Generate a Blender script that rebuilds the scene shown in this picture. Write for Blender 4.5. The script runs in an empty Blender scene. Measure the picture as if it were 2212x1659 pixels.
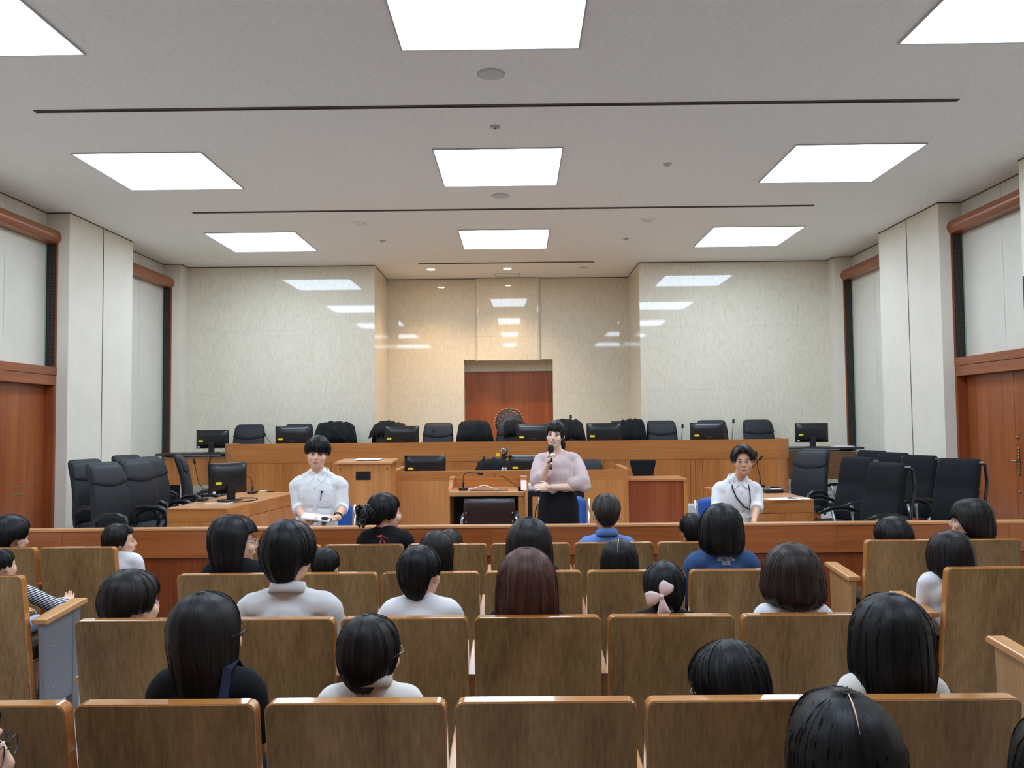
import bpy, bmesh, math, random
from mathutils import Vector, Matrix, noise
random.seed(7)
PI = math.pi
scene = bpy.context.scene
COL = scene.collection

# ------------------------------------------------------------------ camera
FPX, PITCH, YAW, ROLL, CAMX, CAMZ = 1795.0, .045, -.0071, -.0098, .165, 1.64
_F = Vector((math.sin(YAW)*math.cos(PITCH), math.cos(YAW)*math.cos(PITCH), math.sin(PITCH)))
_R0 = Vector((math.cos(YAW), -math.sin(YAW), 0)); _U0 = _R0.cross(_F)
_R = _R0*math.cos(ROLL)+_U0*math.sin(ROLL); _U = _U0*math.cos(ROLL)-_R0*math.sin(ROLL)
CAM = Vector((CAMX, 0, CAMZ))
cd = bpy.data.cameras.new('camera'); cam = bpy.data.objects.new('camera', cd); COL.objects.link(cam)
cd.sensor_width = 36; cd.lens = FPX/2212*36; cd.clip_start = .05; cd.clip_end = 100
M3 = Matrix((_R, _U, -_F)).transposed()
cam.matrix_world = Matrix.Translation(CAM) @ M3.to_4x4()
scene.camera = cam

def at(u, v, Y):
    """survey helper: the world point at depth Y that the photograph shows at (u, v)"""
    q = _F+_R*((u-1106)/FPX)-_U*((v-829.5)/FPX)
    return CAM+q*(Y/q.y)
def atz(u, v, z):
    q = _F+_R*((u-1106)/FPX)-_U*((v-829.5)/FPX)
    return CAM+q*((z-CAMZ)/q.z)

# ------------------------------------------------------------------ world, exposure
w = bpy.data.worlds.new('world'); scene.world = w; w.use_nodes = True
w.node_tree.nodes['Background'].inputs[0].default_value = (.05, .05, .055, 1)
w.node_tree.nodes['Background'].inputs[1].default_value = .3
vs = scene.view_settings
vs.view_transform = 'Standard'; vs.look = 'None'; vs.gamma = 1; vs.use_curve_mapping = False
vs.exposure = 1.25
PANEL_EMISSION = 6.5

# ------------------------------------------------------------------ materials
def s2l(c):
    return tuple(((x/255)/12.92 if x/255 <= .04045 else ((x/255+.055)/1.055)**2.4) for x in c)
MATS = {}
def mat(name, rgb, rough=.5, metal=0, spec=.5, emit=None, estr=0, alpha=None, coat=0, sheen=0, noise_amt=0, nscale=40, bump=0, bscale=200, stretch=(1, 1, 1)):
    m = bpy.data.materials.new(name); m.use_nodes = True; nt = m.node_tree; b = nt.nodes['Principled BSDF']
    c = s2l(rgb)+(1,)
    b.inputs['Base Color'].default_value = c; b.inputs['Roughness'].default_value = rough
    b.inputs['Metallic'].default_value = metal; b.inputs['Specular IOR Level'].default_value = spec
    b.inputs['Coat Weight'].default_value = coat; b.inputs['Sheen Weight'].default_value = sheen
    if emit: b.inputs['Emission Color'].default_value = s2l(emit)+(1,); b.inputs['Emission Strength'].default_value = estr
    if noise_amt or bump:
        tc = nt.nodes.new('ShaderNodeTexCoord'); mp = nt.nodes.new('ShaderNodeMapping'); mp.inputs['Scale'].default_value = stretch
        nt.links.new(tc.outputs['Object'], mp.inputs[0])
    if noise_amt:
        n = nt.nodes.new('ShaderNodeTexNoise'); n.inputs['Scale'].default_value = nscale; n.inputs['Detail'].default_value = 5
        nt.links.new(mp.outputs[0], n.inputs['Vector'])
        r = nt.nodes.new('ShaderNodeValToRGB')
        r.color_ramp.elements[0].position = .3; r.color_ramp.elements[1].position = .7
        r.color_ramp.elements[0].color = tuple(x*(1-noise_amt) for x in c[:3])+(1,)
        r.color_ramp.elements[1].color = tuple(min(1, x*(1+noise_amt)) for x in c[:3])+(1,)
        nt.links.new(n.outputs[0], r.inputs[0]); nt.links.new(r.outputs[0], b.inputs['Base Color'])
    if bump:
        n2 = nt.nodes.new('ShaderNodeTexNoise'); n2.inputs['Scale'].default_value = bscale; n2.inputs['Detail'].default_value = 4
        nt.links.new(mp.outputs[0], n2.inputs['Vector'])
        bp = nt.nodes.new('ShaderNodeBump'); bp.inputs['Strength'].default_value = bump; bp.inputs['Distance'].default_value = .004
        nt.links.new(n2.outputs[0], bp.inputs['Height']); nt.links.new(bp.outputs[0], b.inputs['Normal'])
    MATS[name] = m
    return m
def wood(name, dark, mid, light, axis='z', rough=.35, scale=1.0, coat=.15, spec=.4):
    """veneer: fine streaks drawn out along one axis, each object with its own cut of the grain"""
    m = bpy.data.materials.new(name); m.use_nodes = True; nt = m.node_tree; b = nt.nodes['Principled BSDF']
    tc = nt.nodes.new('ShaderNodeTexCoord'); oi = nt.nodes.new('ShaderNodeObjectInfo')
    mu = nt.nodes.new('ShaderNodeMath'); mu.operation = 'MULTIPLY'; mu.inputs[1].default_value = 23.0
    nt.links.new(oi.outputs['Random'], mu.inputs[0])
    ad = nt.nodes.new('ShaderNodeVectorMath'); ad.operation = 'ADD'
    nt.links.new(tc.outputs['Object'], ad.inputs[0]); nt.links.new(mu.outputs[0], ad.inputs[1])
    def layer(across, along, detail, dist):
        mp = nt.nodes.new('ShaderNodeMapping')
        mp.inputs['Scale'].default_value = [along*scale if a == axis else across*scale for a in 'xyz']
        nt.links.new(ad.outputs[0], mp.inputs[0])
        n = nt.nodes.new('ShaderNodeTexNoise'); n.inputs['Scale'].default_value = 1; n.inputs['Detail'].default_value = detail
        n.inputs['Distortion'].default_value = dist
        nt.links.new(mp.outputs[0], n.inputs['Vector']); return n
    a = layer(5, .35, 3, .6); c = layer(70, 1.4, 5, .3)
    mx = nt.nodes.new('ShaderNodeMath'); mx.operation = 'MULTIPLY_ADD'; mx.inputs[1].default_value = .55
    m2 = nt.nodes.new('ShaderNodeMath'); m2.operation = 'MULTIPLY'; m2.inputs[1].default_value = .45
    nt.links.new(c.outputs[0], m2.inputs[0]); nt.links.new(a.outputs[0], mx.inputs[0]); nt.links.new(m2.outputs[0], mx.inputs[2])
    r = nt.nodes.new('ShaderNodeValToRGB'); e = r.color_ramp.elements
    e[0].position = .33; e[0].color = s2l(dark)+(1,); e[1].position = .68; e[1].color = s2l(light)+(1,)
    x = e.new(.5); x.color = s2l(mid)+(1,)
    nt.links.new(mx.outputs[0], r.inputs[0]); nt.links.new(r.outputs[0], b.inputs['Base Color'])
    b.inputs['Roughness'].default_value = rough; b.inputs['Coat Weight'].default_value = coat; b.inputs['Coat Roughness'].default_value = .15
    b.inputs['Specular IOR Level'].default_value = spec
    MATS[name] = m
    return m
def fabric_wall(name, rgb):
    m = mat(name, rgb, .85, spec=.2, noise_amt=.035, nscale=3)
    nt = m.node_tree; b = nt.nodes['Principled BSDF']
    tc = nt.nodes.new('ShaderNodeTexCoord'); mp = nt.nodes.new('ShaderNodeMapping'); mp.inputs['Scale'].default_value = (6, 6, 160)
    n = nt.nodes.new('ShaderNodeTexNoise'); n.inputs['Scale'].default_value = 1; n.inputs['Detail'].default_value = 3
    bp = nt.nodes.new('ShaderNodeBump'); bp.inputs['Strength'].default_value = .25; bp.inputs['Distance'].default_value = .003
    nt.links.new(tc.outputs['Object'], mp.inputs[0]); nt.links.new(mp.outputs[0], n.inputs['Vector'])
    nt.links.new(n.outputs[0], bp.inputs['Height']); nt.links.new(bp.outputs[0], b.inputs['Normal'])
    return m
def marble(name, dark, mid, light, rough=.07):
    m = bpy.data.materials.new(name); m.use_nodes = True; nt = m.node_tree; b = nt.nodes['Principled BSDF']
    tc = nt.nodes.new('ShaderNodeTexCoord'); oi = nt.nodes.new('ShaderNodeObjectInfo')
    mu = nt.nodes.new('ShaderNodeMath'); mu.operation = 'MULTIPLY'; mu.inputs[1].default_value = 31.0
    nt.links.new(oi.outputs['Random'], mu.inputs[0])
    ad = nt.nodes.new('ShaderNodeVectorMath'); ad.operation = 'ADD'
    nt.links.new(tc.outputs['Object'], ad.inputs[0]); nt.links.new(mu.outputs[0], ad.inputs[1])
    mp = nt.nodes.new('ShaderNodeMapping'); mp.inputs['Scale'].default_value = (30, 30, 10)
    nt.links.new(ad.outputs[0], mp.inputs[0])
    n = nt.nodes.new('ShaderNodeTexNoise'); n.inputs['Scale'].default_value = 1; n.inputs['Detail'].default_value = 8; n.inputs['Roughness'].default_value = .65; n.inputs['Distortion'].default_value = .5
    nt.links.new(mp.outputs[0], n.inputs['Vector'])
    r = nt.nodes.new('ShaderNodeValToRGB'); e = r.color_ramp.elements
    e[0].position = .3; e[0].color = s2l(dark)+(1,); e[1].position = .66; e[1].color = s2l(light)+(1,)
    x = e.new(.5); x.color = s2l(mid)+(1,)
    nt.links.new(n.outputs[0], r.inputs[0]); nt.links.new(r.outputs[0], b.inputs['Base Color'])
    b.inputs['Roughness'].default_value = rough; b.inputs['Specular IOR Level'].default_value = .5
    MATS[name] = m
    return m

mat('ceiling', (243, 240, 235), .9, spec=.1, noise_amt=.06, nscale=26, bump=.6, bscale=60, stretch=(1, 3, 1))
fabric_wall('wall_fabric', (228, 219, 202))
fabric_wall('panel_fabric', (220, 214, 198))
marble('marble', (217, 206, 183), (227, 217, 195), (231, 223, 203), .035)
mat('groove', (48, 40, 36), .8)
mat('ceiling_trim', (96, 80, 74), .8)
mat('carpet', (188, 178, 174), .95, spec=.1, noise_amt=.15, nscale=150)
mat('well_floor', (205, 204, 198), .7, noise_amt=.05, nscale=30)
wood('bench_wood', (158, 92, 42), (186, 116, 58), (204, 136, 76), 'z')
wood('bench_wood_h', (160, 94, 44), (186, 116, 58), (200, 132, 72), 'x')
wood('light_wood', (178, 112, 58), (196, 128, 70), (208, 142, 84), 'z')
wood('top_wood', (196, 132, 82), (212, 150, 98), (222, 162, 112), 'x', rough=.25)
wood('rail_wood', (138, 72, 32), (164, 90, 44), (182, 108, 58), 'x')
wood('rail_low', (112, 50, 22), (136, 66, 32), (152, 80, 42), 'z')
wood('red_wood', (118, 54, 24), (142, 68, 34), (158, 84, 44), 'z')
wood('door_wood', (128, 64, 32), (154, 82, 42), (170, 97, 52), 'z')
wood('frame_wood', (120, 62, 36), (144, 80, 46), (162, 94, 56), 'y')
wood('seat_laminate', (118, 88, 52), (150, 115, 71), (176, 139, 92), 'z', rough=.45, scale=1.2, coat=0)
wood('seat_oak', (178, 112, 56), (200, 132, 70), (214, 150, 88), 'x', rough=.16, coat=1)
wood('walnut', (92, 58, 34), (118, 76, 46), (140, 94, 60), 'x')
MATS['seat_oak'].node_tree.nodes['Principled BSDF'].inputs['Coat Roughness'].default_value = .05
mat('dark_slab', (52, 40, 36), .4)
mat('grille', (40, 36, 30), .7)
mat('grille_bar', (74, 66, 54), .6)
mat('glass_edge', (150, 175, 165), .1, spec=.8)
mat('black_leather', (37, 39, 43), .6, spec=.35, bump=.12, bscale=300)
mat('black_fabric', (26, 27, 30), .85, spec=.2, bump=.2, bscale=400)
mat('black_plastic', (24, 24, 26), .32, spec=.5)
mat('black_matte', (20, 20, 22), .8)
mat('screen', (8, 8, 10), .1)
mat('brown_leather', (52, 34, 32), .35, spec=.5)
mat('chrome', (205, 208, 212), .18, 1.0)
mat('steel', (168, 170, 172), .35, .9)
mat('steel_paint', (128, 128, 132), .5, .2)
mat('brass', (150, 128, 96), .35, .9)
mat('copper', (214, 128, 78), .5, 0)
mat('blue_plastic', (26, 84, 170), .4)
mat('yellow_label', (236, 220, 30), .5)
mat('orange_tag', (226, 120, 40), .5)
mat('white_plastic', (232, 232, 230), .4)
mat('paper', (240, 241, 244), .7)
mat('grey_plastic', (185, 185, 182), .5)
mat('speaker_grille', (205, 203, 198), .8, noise_amt=.1, nscale=300)
mat('panel_glow', (255, 255, 255), .5, emit=(210, 232, 255), estr=PANEL_EMISSION)
mat('downlight_glow', (255, 240, 215), .5, emit=(255, 226, 180), estr=30)
mat('green_tape', (134, 96, 50), .7)
mat('teal', (120, 190, 170), .6)

# ------------------------------------------------------------------ mesh builder
class MB:
    def __init__(s): s.v = []; s.f = []
    def add(s, vs, fs, M=None):
        o = len(s.v)
        s.v += [tuple(M @ Vector(p)) if M else tuple(p) for p in vs]
        s.f += [tuple(i+o for i in f) for f in fs]
        return s
    def box(s, c, d, M=None):
        x, y, z = [k/2 for k in d]
        vs = [(c[0]+a*x, c[1]+b*y, c[2]+e*z) for a in (-1, 1) for b in (-1, 1) for e in (-1, 1)]
        return s.add(vs, [(0, 1, 3, 2), (4, 6, 7, 5), (0, 4, 5, 1), (2, 3, 7, 6), (0, 2, 6, 4), (1, 5, 7, 3)], M)
    def box2(s, a, b, M=None):
        return s.box([(p+q)/2 for p, q in zip(a, b)], [abs(q-p) for p, q in zip(a, b)], M)
    def prism(s, poly, h0, h1, axis='z', M=None):
        n = len(poly)
        P = {'z': lambda p, h: (p[0], p[1], h), 'y': lambda p, h: (p[0], h, p[1]), 'x': lambda p, h: (h, p[0], p[1])}[axis]
        vs = [P(p, h0) for p in poly]+[P(p, h1) for p in poly]
        fs = [tuple(range(n))[::-1], tuple(range(n, 2*n))]+[(i, (i+1) % n, n+(i+1) % n, n+i) for i in range(n)]
        return s.add(vs, fs, M)
    def tube(s, pts, r, n=8, caps=True, M=None, flat=1.0):
        pts = [Vector(p) for p in pts]; k = len(pts)
        rs = r if isinstance(r, (list, tuple)) else [r]*k
        t = [(pts[min(i+1, k-1)]-pts[max(i-1, 0)]).normalized() for i in range(k)]
        u = t[0].orthogonal().normalized(); vs = []
        for i in range(k):
            u = (u-t[i]*u.dot(t[i]))
            u = u.normalized() if u.length > 1e-6 else t[i].orthogonal().normalized()
            w_ = t[i].cross(u)
            for j in range(n):
                a = 2*PI*j/n; vs.append(pts[i]+(u*math.cos(a)+w_*math.sin(a)*flat)*rs[i])
        fs = [(i*n+j, i*n+(j+1) % n, (i+1)*n+(j+1) % n, (i+1)*n+j) for i in range(k-1) for j in range(n)]
        if caps: fs += [tuple(range(n))[::-1], tuple(range((k-1)*n, k*n))]
        return s.add(vs, fs, M)
    def ell(s, c, r, nu=12, nv=8, M=None):
        if not isinstance(r, (list, tuple)): r = (r, r, r)
        vs = [(c[0], c[1], c[2]+r[2])]
        for i in range(1, nv):
            th = PI*i/nv
            for j in range(nu):
                a = 2*PI*j/nu
                vs.append((c[0]+r[0]*math.sin(th)*math.cos(a), c[1]+r[1]*math.sin(th)*math.sin(a), c[2]+r[2]*math.cos(th)))
        vs.append((c[0], c[1], c[2]-r[2])); L = len(vs)-1
        fs = [(0, 1+j, 1+(j+1) % nu) for j in range(nu)]
        for i in range(nv-2):
            for j in range(nu):
                a = 1+i*nu; fs.append((a+j, a+nu+j, a+nu+(j+1) % nu, a+(j+1) % nu))
        a = 1+(nv-2)*nu
        fs += [(a+j, L, a+(j+1) % nu) for j in range(nu)]
        return s.add(vs, fs, M)
    def cap(s, a, b, ra, rb=None, n=10):
        rb = ra if rb is None else rb
        s.tube([a, b], [ra, rb], n); s.ell(a, ra, n, 6); s.ell(b, rb, n, 6); return s
    def lathe(s, prof, c=(0, 0, 0), n=20, M=None):
        vs = [(c[0]+r*math.cos(2*PI*j/n), c[1]+r*math.sin(2*PI*j/n), c[2]+z) for r, z in prof for j in range(n)]
        k = len(prof)
        fs = [(i*n+j, i*n+(j+1) % n, (i+1)*n+(j+1) % n, (i+1)*n+j) for i in range(k-1) for j in range(n)]
        fs += [tuple(range(n))[::-1], tuple(range((k-1)*n, k*n))]
        return s.add(vs, fs, M)
    def grid(s, rows, closed=False, M=None):
        n = len(rows[0]); k = len(rows); vs = [p for r in rows for p in r]
        fs = [(i*n+j, i*n+(j+1) % n, (i+1)*n+(j+1) % n, (i+1)*n+j) for i in range(k-1) for j in range(n if closed else n-1)]
        return s.add(vs, fs, M)
    def slab(s, rows, th_vec, M=None):
        """an open grid given thickness th_vec (a Vector, or a function of the point)"""
        n = len(rows[0]); k = len(rows)
        tv = th_vec if callable(th_vec) else (lambda p: th_vec)
        A = [Vector(p) for r in rows for p in r]; B = [p+Vector(tv(p)) for p in A]; N = len(A)
        fs = []
        for i in range(k-1):
            for j in range(n-1):
                q = (i*n+j, i*n+j+1, (i+1)*n+j+1, (i+1)*n+j); fs.append(q); fs.append(tuple(N+x for x in q[::-1]))
        rim = [j for j in range(n)]+[i*n+n-1 for i in range(1, k)]+[(k-1)*n+j for j in range(n-2, -1, -1)]+[i*n for i in range(k-2, 0, -1)]
        for a, b in zip(rim, rim[1:]+rim[:1]): fs.append((b, a, N+a, N+b))
        return s.add(A+B, fs, M)
    def mesh(s, name, m=None, smooth=False, fix=True):
        me = bpy.data.meshes.new(name); me.from_pydata(s.v, [], s.f)
        if fix:
            bm = bmesh.new(); bm.from_mesh(me); bmesh.ops.recalc_face_normals(bm, faces=bm.faces); bm.to_mesh(me); bm.free()
        if m is not None: me.materials.append(MATS[m] if isinstance(m, str) else m)
        if smooth: me.polygons.foreach_set('use_smooth', [True]*len(me.polygons))
        me.update(); return me
    def build(s, name, m, parent=None, smooth=False, bevel=0, seg=2, fix=True):
        o = bpy.data.objects.new(name, s.mesh(name, m, smooth, fix)); COL.objects.link(o)
        if parent is not None: o.parent = parent
        if bevel:
            b = o.modifiers.new('bevel', 'BEVEL'); b.width = bevel; b.segments = seg; b.limit_method = 'ANGLE'; b.angle_limit = .6
        return o
def tag(o, label=None, cat=None, group=None, kind=None):
    if label: o['label'] = label
    if cat: o['category'] = cat
    if group: o['group'] = group
    if kind: o['kind'] = kind
    return o
def empty(name, loc=(0, 0, 0), rz=0, label=None, cat=None, group=None):
    o = bpy.data.objects.new(name, None); COL.objects.link(o); o.location = loc; o.rotation_euler = (0, 0, rz); o.empty_display_size = .1
    return tag(o, label, cat, group)
KIDS = {}
def kids(o): return [c for c in bpy.data.objects if c.parent == o]
def snapshot(o):
    KIDS[o.name] = [(c, kids(c)) for c in kids(o)]
def dup(o, loc, rz=0, label=None, group=None):
    if o.name not in KIDS: snapshot(o)
    r = o.copy(); COL.objects.link(r); r.location = loc; r.rotation_euler = (0, 0, rz)
    if label: r['label'] = label
    if group: r['group'] = group
    for c, gs in KIDS[o.name]:
        d = c.copy(); COL.objects.link(d); d.parent = r
        for g in gs:
            h = g.copy(); COL.objects.link(h); h.parent = d
    return r
def struct(o): o['kind'] = 'structure'; return o

# ------------------------------------------------------------------ room shell
CEIL = 4.19; PX = 5.17; RX = 5.45; BACKY = 13.35; RECY = 14.7; HW = 2.14; REAR = -1.6; WELL = .13; PLAT = .48
struct(MB().box2((-6, REAR-.2, -.1), (6, 6.58, 0)).build('floor', 'carpet'))
struct(MB().box2((-6, 6.58, -.1), (6, 11.3, WELL)).build('floor_well', 'well_floor'))
struct(MB().box2((-6, 11.3, -.1), (6, 15.4, PLAT)).build('floor_platform', 'well_floor'))
ceil = struct(MB().box2((-6, REAR-.2, CEIL), (6, 15.4, CEIL+.1)).build('ceiling', 'ceiling'))
struct(MB().box2((-6, REAR-.2, 0), (6, REAR, CEIL)).build('wall_rear', 'walnut'))

# side walls: piers, recesses, fabric panels with a groove between, valances, grilles, doors
piers = [(REAR, .1), (3.34, 4.96), (6.58, 8.2), (9.8, 11.42), (13.06, BACKY)]
recs = [(.1, 3.34), (4.96, 6.58), (8.2, 9.8), (11.42, 13.06)]
for side, sg in (('left', -1), ('right', 1)):
    root = struct(MB().box2((sg*6, REAR, 0), (sg*(RX+.02), BACKY, CEIL)).build('wall_'+side, 'panel_fabric'))
    for a, b in piers:
        MB().box2((sg*(RX+.03), a, 0), (sg*(PX+.003), b, CEIL)).build('pier', 'groove', root)
        wd = b-a
        cuts = [a, (a+b)/2, b] if wd > 1 else [a, b]
        for p, q in zip(cuts, cuts[1:]):
            MB().box2((sg*(RX+.03), p+(.011 if p > a else -.004), 0), (sg*PX, q-(.011 if q < b else -.004), CEIL-.012)).build('wall_panel', 'wall_fabric', root, bevel=.002, seg=1)
        MB().box2((sg*(PX+.004), a-.006, CEIL-.012), (sg*(PX-.004), b+.006, CEIL)).build('ceiling_bead', 'ceiling_trim', root)
    for ri, (a, b) in enumerate(recs):
        door = ri in (2, 0)
        zb = 2.33 if door else (WELL if ri < 3 else PLAT)
        mid = (a+b)/2
        for p, q in ((a, mid), (mid, b)):
            MB().box2((sg*(RX+.03), p+.003, zb), (sg*RX, q-.003, CEIL-.012)).build('wall_panel', 'panel_fabric', root)
        MB().box2((sg*(RX+.004), a, CEIL-.012), (sg*(RX-.006), b, CEIL)).build('ceiling_bead', 'ceiling_trim', root)
        # wooden valance over the recess: a rounded nose in front of a box
        n = 8; prof = [(RX, 3.81), (5.36, 3.81)]
        prof += [(5.30-.035*math.sin(PI*k/n), 3.81+.15*k/n) for k in range(n+1)]+[(RX, 3.96)]
        prof = [(sg*x, z) for x, z in prof]
        MB().prism(prof, a+.002, b-.002, 'y').build('valance', 'frame_wood', root)
        # ventilation grille on the far jamb, a slim glass edge beside it
        MB().box2((sg*(RX-.004), b-.012, zb), (sg*5.325, b, 3.81)).build('grille', 'grille', root)
        MB().box2((sg*(RX-.001), b-.022, zb), (sg*(RX-.014), b-.012, 3.81)).build('glass_strip', 'glass_edge', root)
        gb = MB(); k = 0
        for i in range(8): gb.box2((sg*(RX-.015-i*.0155), b-.016, zb+.01), (sg*(RX-.018-i*.0155), b-.011, 3.80))
        zz = zb+.03
        while zz < 3.79: gb.box2((sg*(RX-.01), b-.015, zz), (sg*5.33, b-.011, zz+.004)); zz += .032
        tag(gb.build('grille_mesh', 'grille_bar', root), kind='stuff')
        MB().box2((sg*5.326, b-.015, zb), (sg*5.305, b, 3.83)).build('jamb_trim', 'red_wood', root)
        MB().box2((sg*5.326, a, zb), (sg*5.305, a+.015, 3.83)).build('jamb_trim', 'red_wood', root)
        if door:
            MB().box2((sg*(RX+.03), a, 2.12), (sg*5.305, b, 2.235)).build('transom', 'frame_wood', root, bevel=.004)
            MB().box2((sg*(RX+.03), a, 2.238), (sg*5.300, b, 2.335)).build('transom', 'frame_wood', root, bevel=.006)
            for y0, y1 in ((a, a+.05), (b-.05, b)):
                MB().box2((sg*(RX+.03), y0, 0), (sg*5.305, y1, 2.12)).build('door_frame', 'red_wood', root, bevel=.003)
# doors standing in the two side recesses
dn = 0
def lever(parent, x, y, z, sg):
    b = MB(); pts = []
    for k in range(9):
        zz = -.13+.26*k/8; b.ell((x-sg*.006, y, z+zz), (.008, .016+.007*math.cos(zz*12), .02), 8, 6)
    p = b.build('handle_plate', 'brass', parent, True)
    MB().tube([(x, y, z), (x-sg*.05, y, z), (x-sg*.055, y+.04, z), (x-sg*.055, y+.11, z-.004)], [.011, .011, .012, .009], 8).build('lever', 'brass', p, True)
for side, sg, in (('left', -1), ('right', 1)):
    for a, b in (recs[2],):
        dn += 1
        root = struct(empty('door_%d' % dn, (0, 0, 0)))
        seam = a+(b-a)*(.78 if sg < 0 else .40)
        x0 = sg*(RX+.018)
        for p, q in ((a+.05, seam-.003), (seam+.003, b-.05)):
            MB().box2((sg*(RX+.019), p, WELL), (sg*(RX-.03), q, 2.12)).build('door_leaf', 'door_wood', root, bevel=.003)
        MB().box2((sg*(RX+.02), seam-.004, WELL), (sg*(RX-.02), seam+.004, 2.12)).build('door_gap', 'groove', root)
        if sg > 0:
            xf = sg*(RX-.03)
            lever(root, xf, seam-.05, 1.17, sg)
            for zz in (1.42, .85):
                MB().lathe([(.014, 0), (.018, .006), (.012, .014)], (0, 0, 0), 12, Matrix.Translation((xf, seam-.045, zz)) @ Matrix.Rotation(-PI/2*sg, 4, 'Y')).build('lock_cylinder', 'brass', root, True)
            MB().box((xf-.001, seam-.5, .84), (.004, .02, .016)).build('door_label', 'paper', root)
        else:
            xf = sg*(RX-.03)
            for zz in (.965, .885): MB().box((xf+.001, seam-.20, zz), (.004, .26, .022)).build('tape_mark', 'green_tape', root)

# back wall: polished stone slabs, recessed centre, door niche
wb = struct(MB().box2((-6, BACKY+.03, 0), (-HW-.03, 15.4, CEIL)).add(MB().box2((HW+.03, BACKY+.03, 0), (6, 15.4, CEIL)).v, MB().box2((0, 0, 0), (1, 1, 1)).f).build('wall_back', 'groove'))
rows_z = [.06, 1.1, 2.12, 3.14, CEIL-.012]
def slabs_x(x0, x1, y, n, z0=0, z1=CEIL-.012, dep=.03, zs=rows_z):
    zz = [z0]+[z for z in zs if z0+.05 < z < z1-.05]+[z1]
    for i in range(n):
        a = x0+(x1-x0)*i/n; b = x0+(x1-x0)*(i+1)/n
        for p, q in zip(zz, zz[1:]):
            MB().box2((a+.0004, y, p+.0004), (b-.0004, y+dep, q-.0004)).build('stone_slab', 'marble', wb)
def slabs_y(y0, y1, x, n, sg, z0=0, z1=CEIL-.012):
    zz = [z0]+[z for z in rows_z if z0+.05 < z < z1-.05]+[z1]
    for p, q in zip(zz, zz[1:]):
        MB().box2((x, y0+.0004, p+.0004), (x+sg*.03, y1-.0004, q-.0004)).build('stone_slab', 'marble', wb)
slabs_x(-PX, -HW, BACKY, 3, PLAT); slabs_x(HW, PX, BACKY, 3, PLAT)
slabs_y(BACKY+.03, RECY, -HW-.03, 1, 1, PLAT); slabs_y(BACKY+.03, RECY, HW+.03, 1, -1, PLAT)
# recess wall around the door niche, raised centre panel with rounded edges
DX, DZ, NZ = .785, 2.55, 2.735
slabs_x(-HW, -DX, RECY, 2, PLAT); slabs_x(DX, HW, RECY, 2, PLAT); slabs_x(-DX, DX, RECY, 2, NZ, dep=.03)
pan = []
for k in range(7): a = PI/2*k/6; pan.append((-.575+.07*(1-math.cos(a)), RECY-.07*math.sin(a)))
pan = pan+[(-x, y) for x, y in pan[::-1]]+[(.575, RECY+.02), (-.575, RECY+.02)]
for p, q in ((NZ-.015, 3.14), (3.142, CEIL-.012)):
    o = MB().prism(pan, p, q).build('stone_panel', 'marble', wb, True)
    md = o.modifiers.new('split', 'EDGE_SPLIT'); md.split_angle = .8
MB().box2((-DX, RECY+.37, DZ), (DX, RECY+.40, NZ+.05)).build('lintel', 'marble', wb)
MB().box2((-DX-.03, RECY+.03, NZ), (DX+.03, RECY+.4, NZ+.03)).build('niche_head', 'marble', wb)
for sg in (-1, 1): MB().box2((sg*DX, RECY+.03, PLAT), (sg*(DX+.03), RECY+.45, NZ)).build('niche_side', 'marble', wb)
MB().box2((-HW, 15.3, 0), (HW, 15.35, CEIL)).build('backing', 'groove', wb)
for x0, x1, y in ((-PX, -HW, BACKY), (HW, PX, BACKY), (-HW, HW, RECY)):
    MB().box2((x0, y-.004, CEIL-.012), (x1, y+.02, CEIL)).build('ceiling_bead', 'ceiling_trim', wb)
for sg in (-1, 1): MB().box2((sg*(HW-.004), BACKY, CEIL-.012), (sg*(HW+.02), RECY, CEIL)).build('ceiling_bead', 'ceiling_trim', wb)
root = struct(empty('door_3', (0, 0, 0)))
for sg in (-1, 1):
    MB().box2((sg*.002, RECY+.38, PLAT), (sg*(DX-.003), RECY+.42, DZ-.004)).build('door_leaf', 'door_wood', root, bevel=.003)
MB().box2((-DX, RECY+.43, PLAT), (DX, RECY+.44, DZ)).build('door_gap', 'groove', root)
for i, (x0, x1, y) in enumerate(((-PX, -HW, BACKY), (HW, PX, BACKY))):
    struct(MB().box2((x0, y-.012, PLAT), (x1, y, PLAT+.09)).build('baseboard_'+('left', 'right')[i], 'grey_plastic'))

# ------------------------------------------------------------------ ceiling fittings
LX = (-3.386, 0, 3.386); LY = (8.25-3.29*2, 8.25-3.29, 8.25, 8.25+3.29)
def make_light():
    t = empty('ceiling_light')
    b = MB()
    for sx, sy, dx, dy in ((-.606, 0, .012, 1.224), (.606, 0, .012, 1.224), (0, -.606, 1.2, .012), (0, .606, 1.2, .012)): b.box((sx, sy, -.004), (dx, dy, .016))
    b.build('frame', 'grey_plastic', t)
    MB().box((0, 0, -.001), (1.2, 1.2, .004)).build('diffuser', 'panel_glow', t)
    return t
L0 = make_light(); first = True
where = {0: 'over the rear seats above the camera', 1: 'nearest row in view', 2: 'middle row in view', 3: 'far row by the stone wall'}
col = {0: 'left column', 1: 'centre column', 2: 'right column'}
for j, y in enumerate(LY):
    for i, x in enumerate(LX):
        lb = 'bright square recessed ceiling light panel, %s, %s' % (where[j], col[i])
        if first: L0.location = (x, y, CEIL); tag(L0, lb, 'ceiling light', 'square ceiling light panels'); first = False
        else: dup(L0, (x, y, CEIL), 0, lb)
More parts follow.
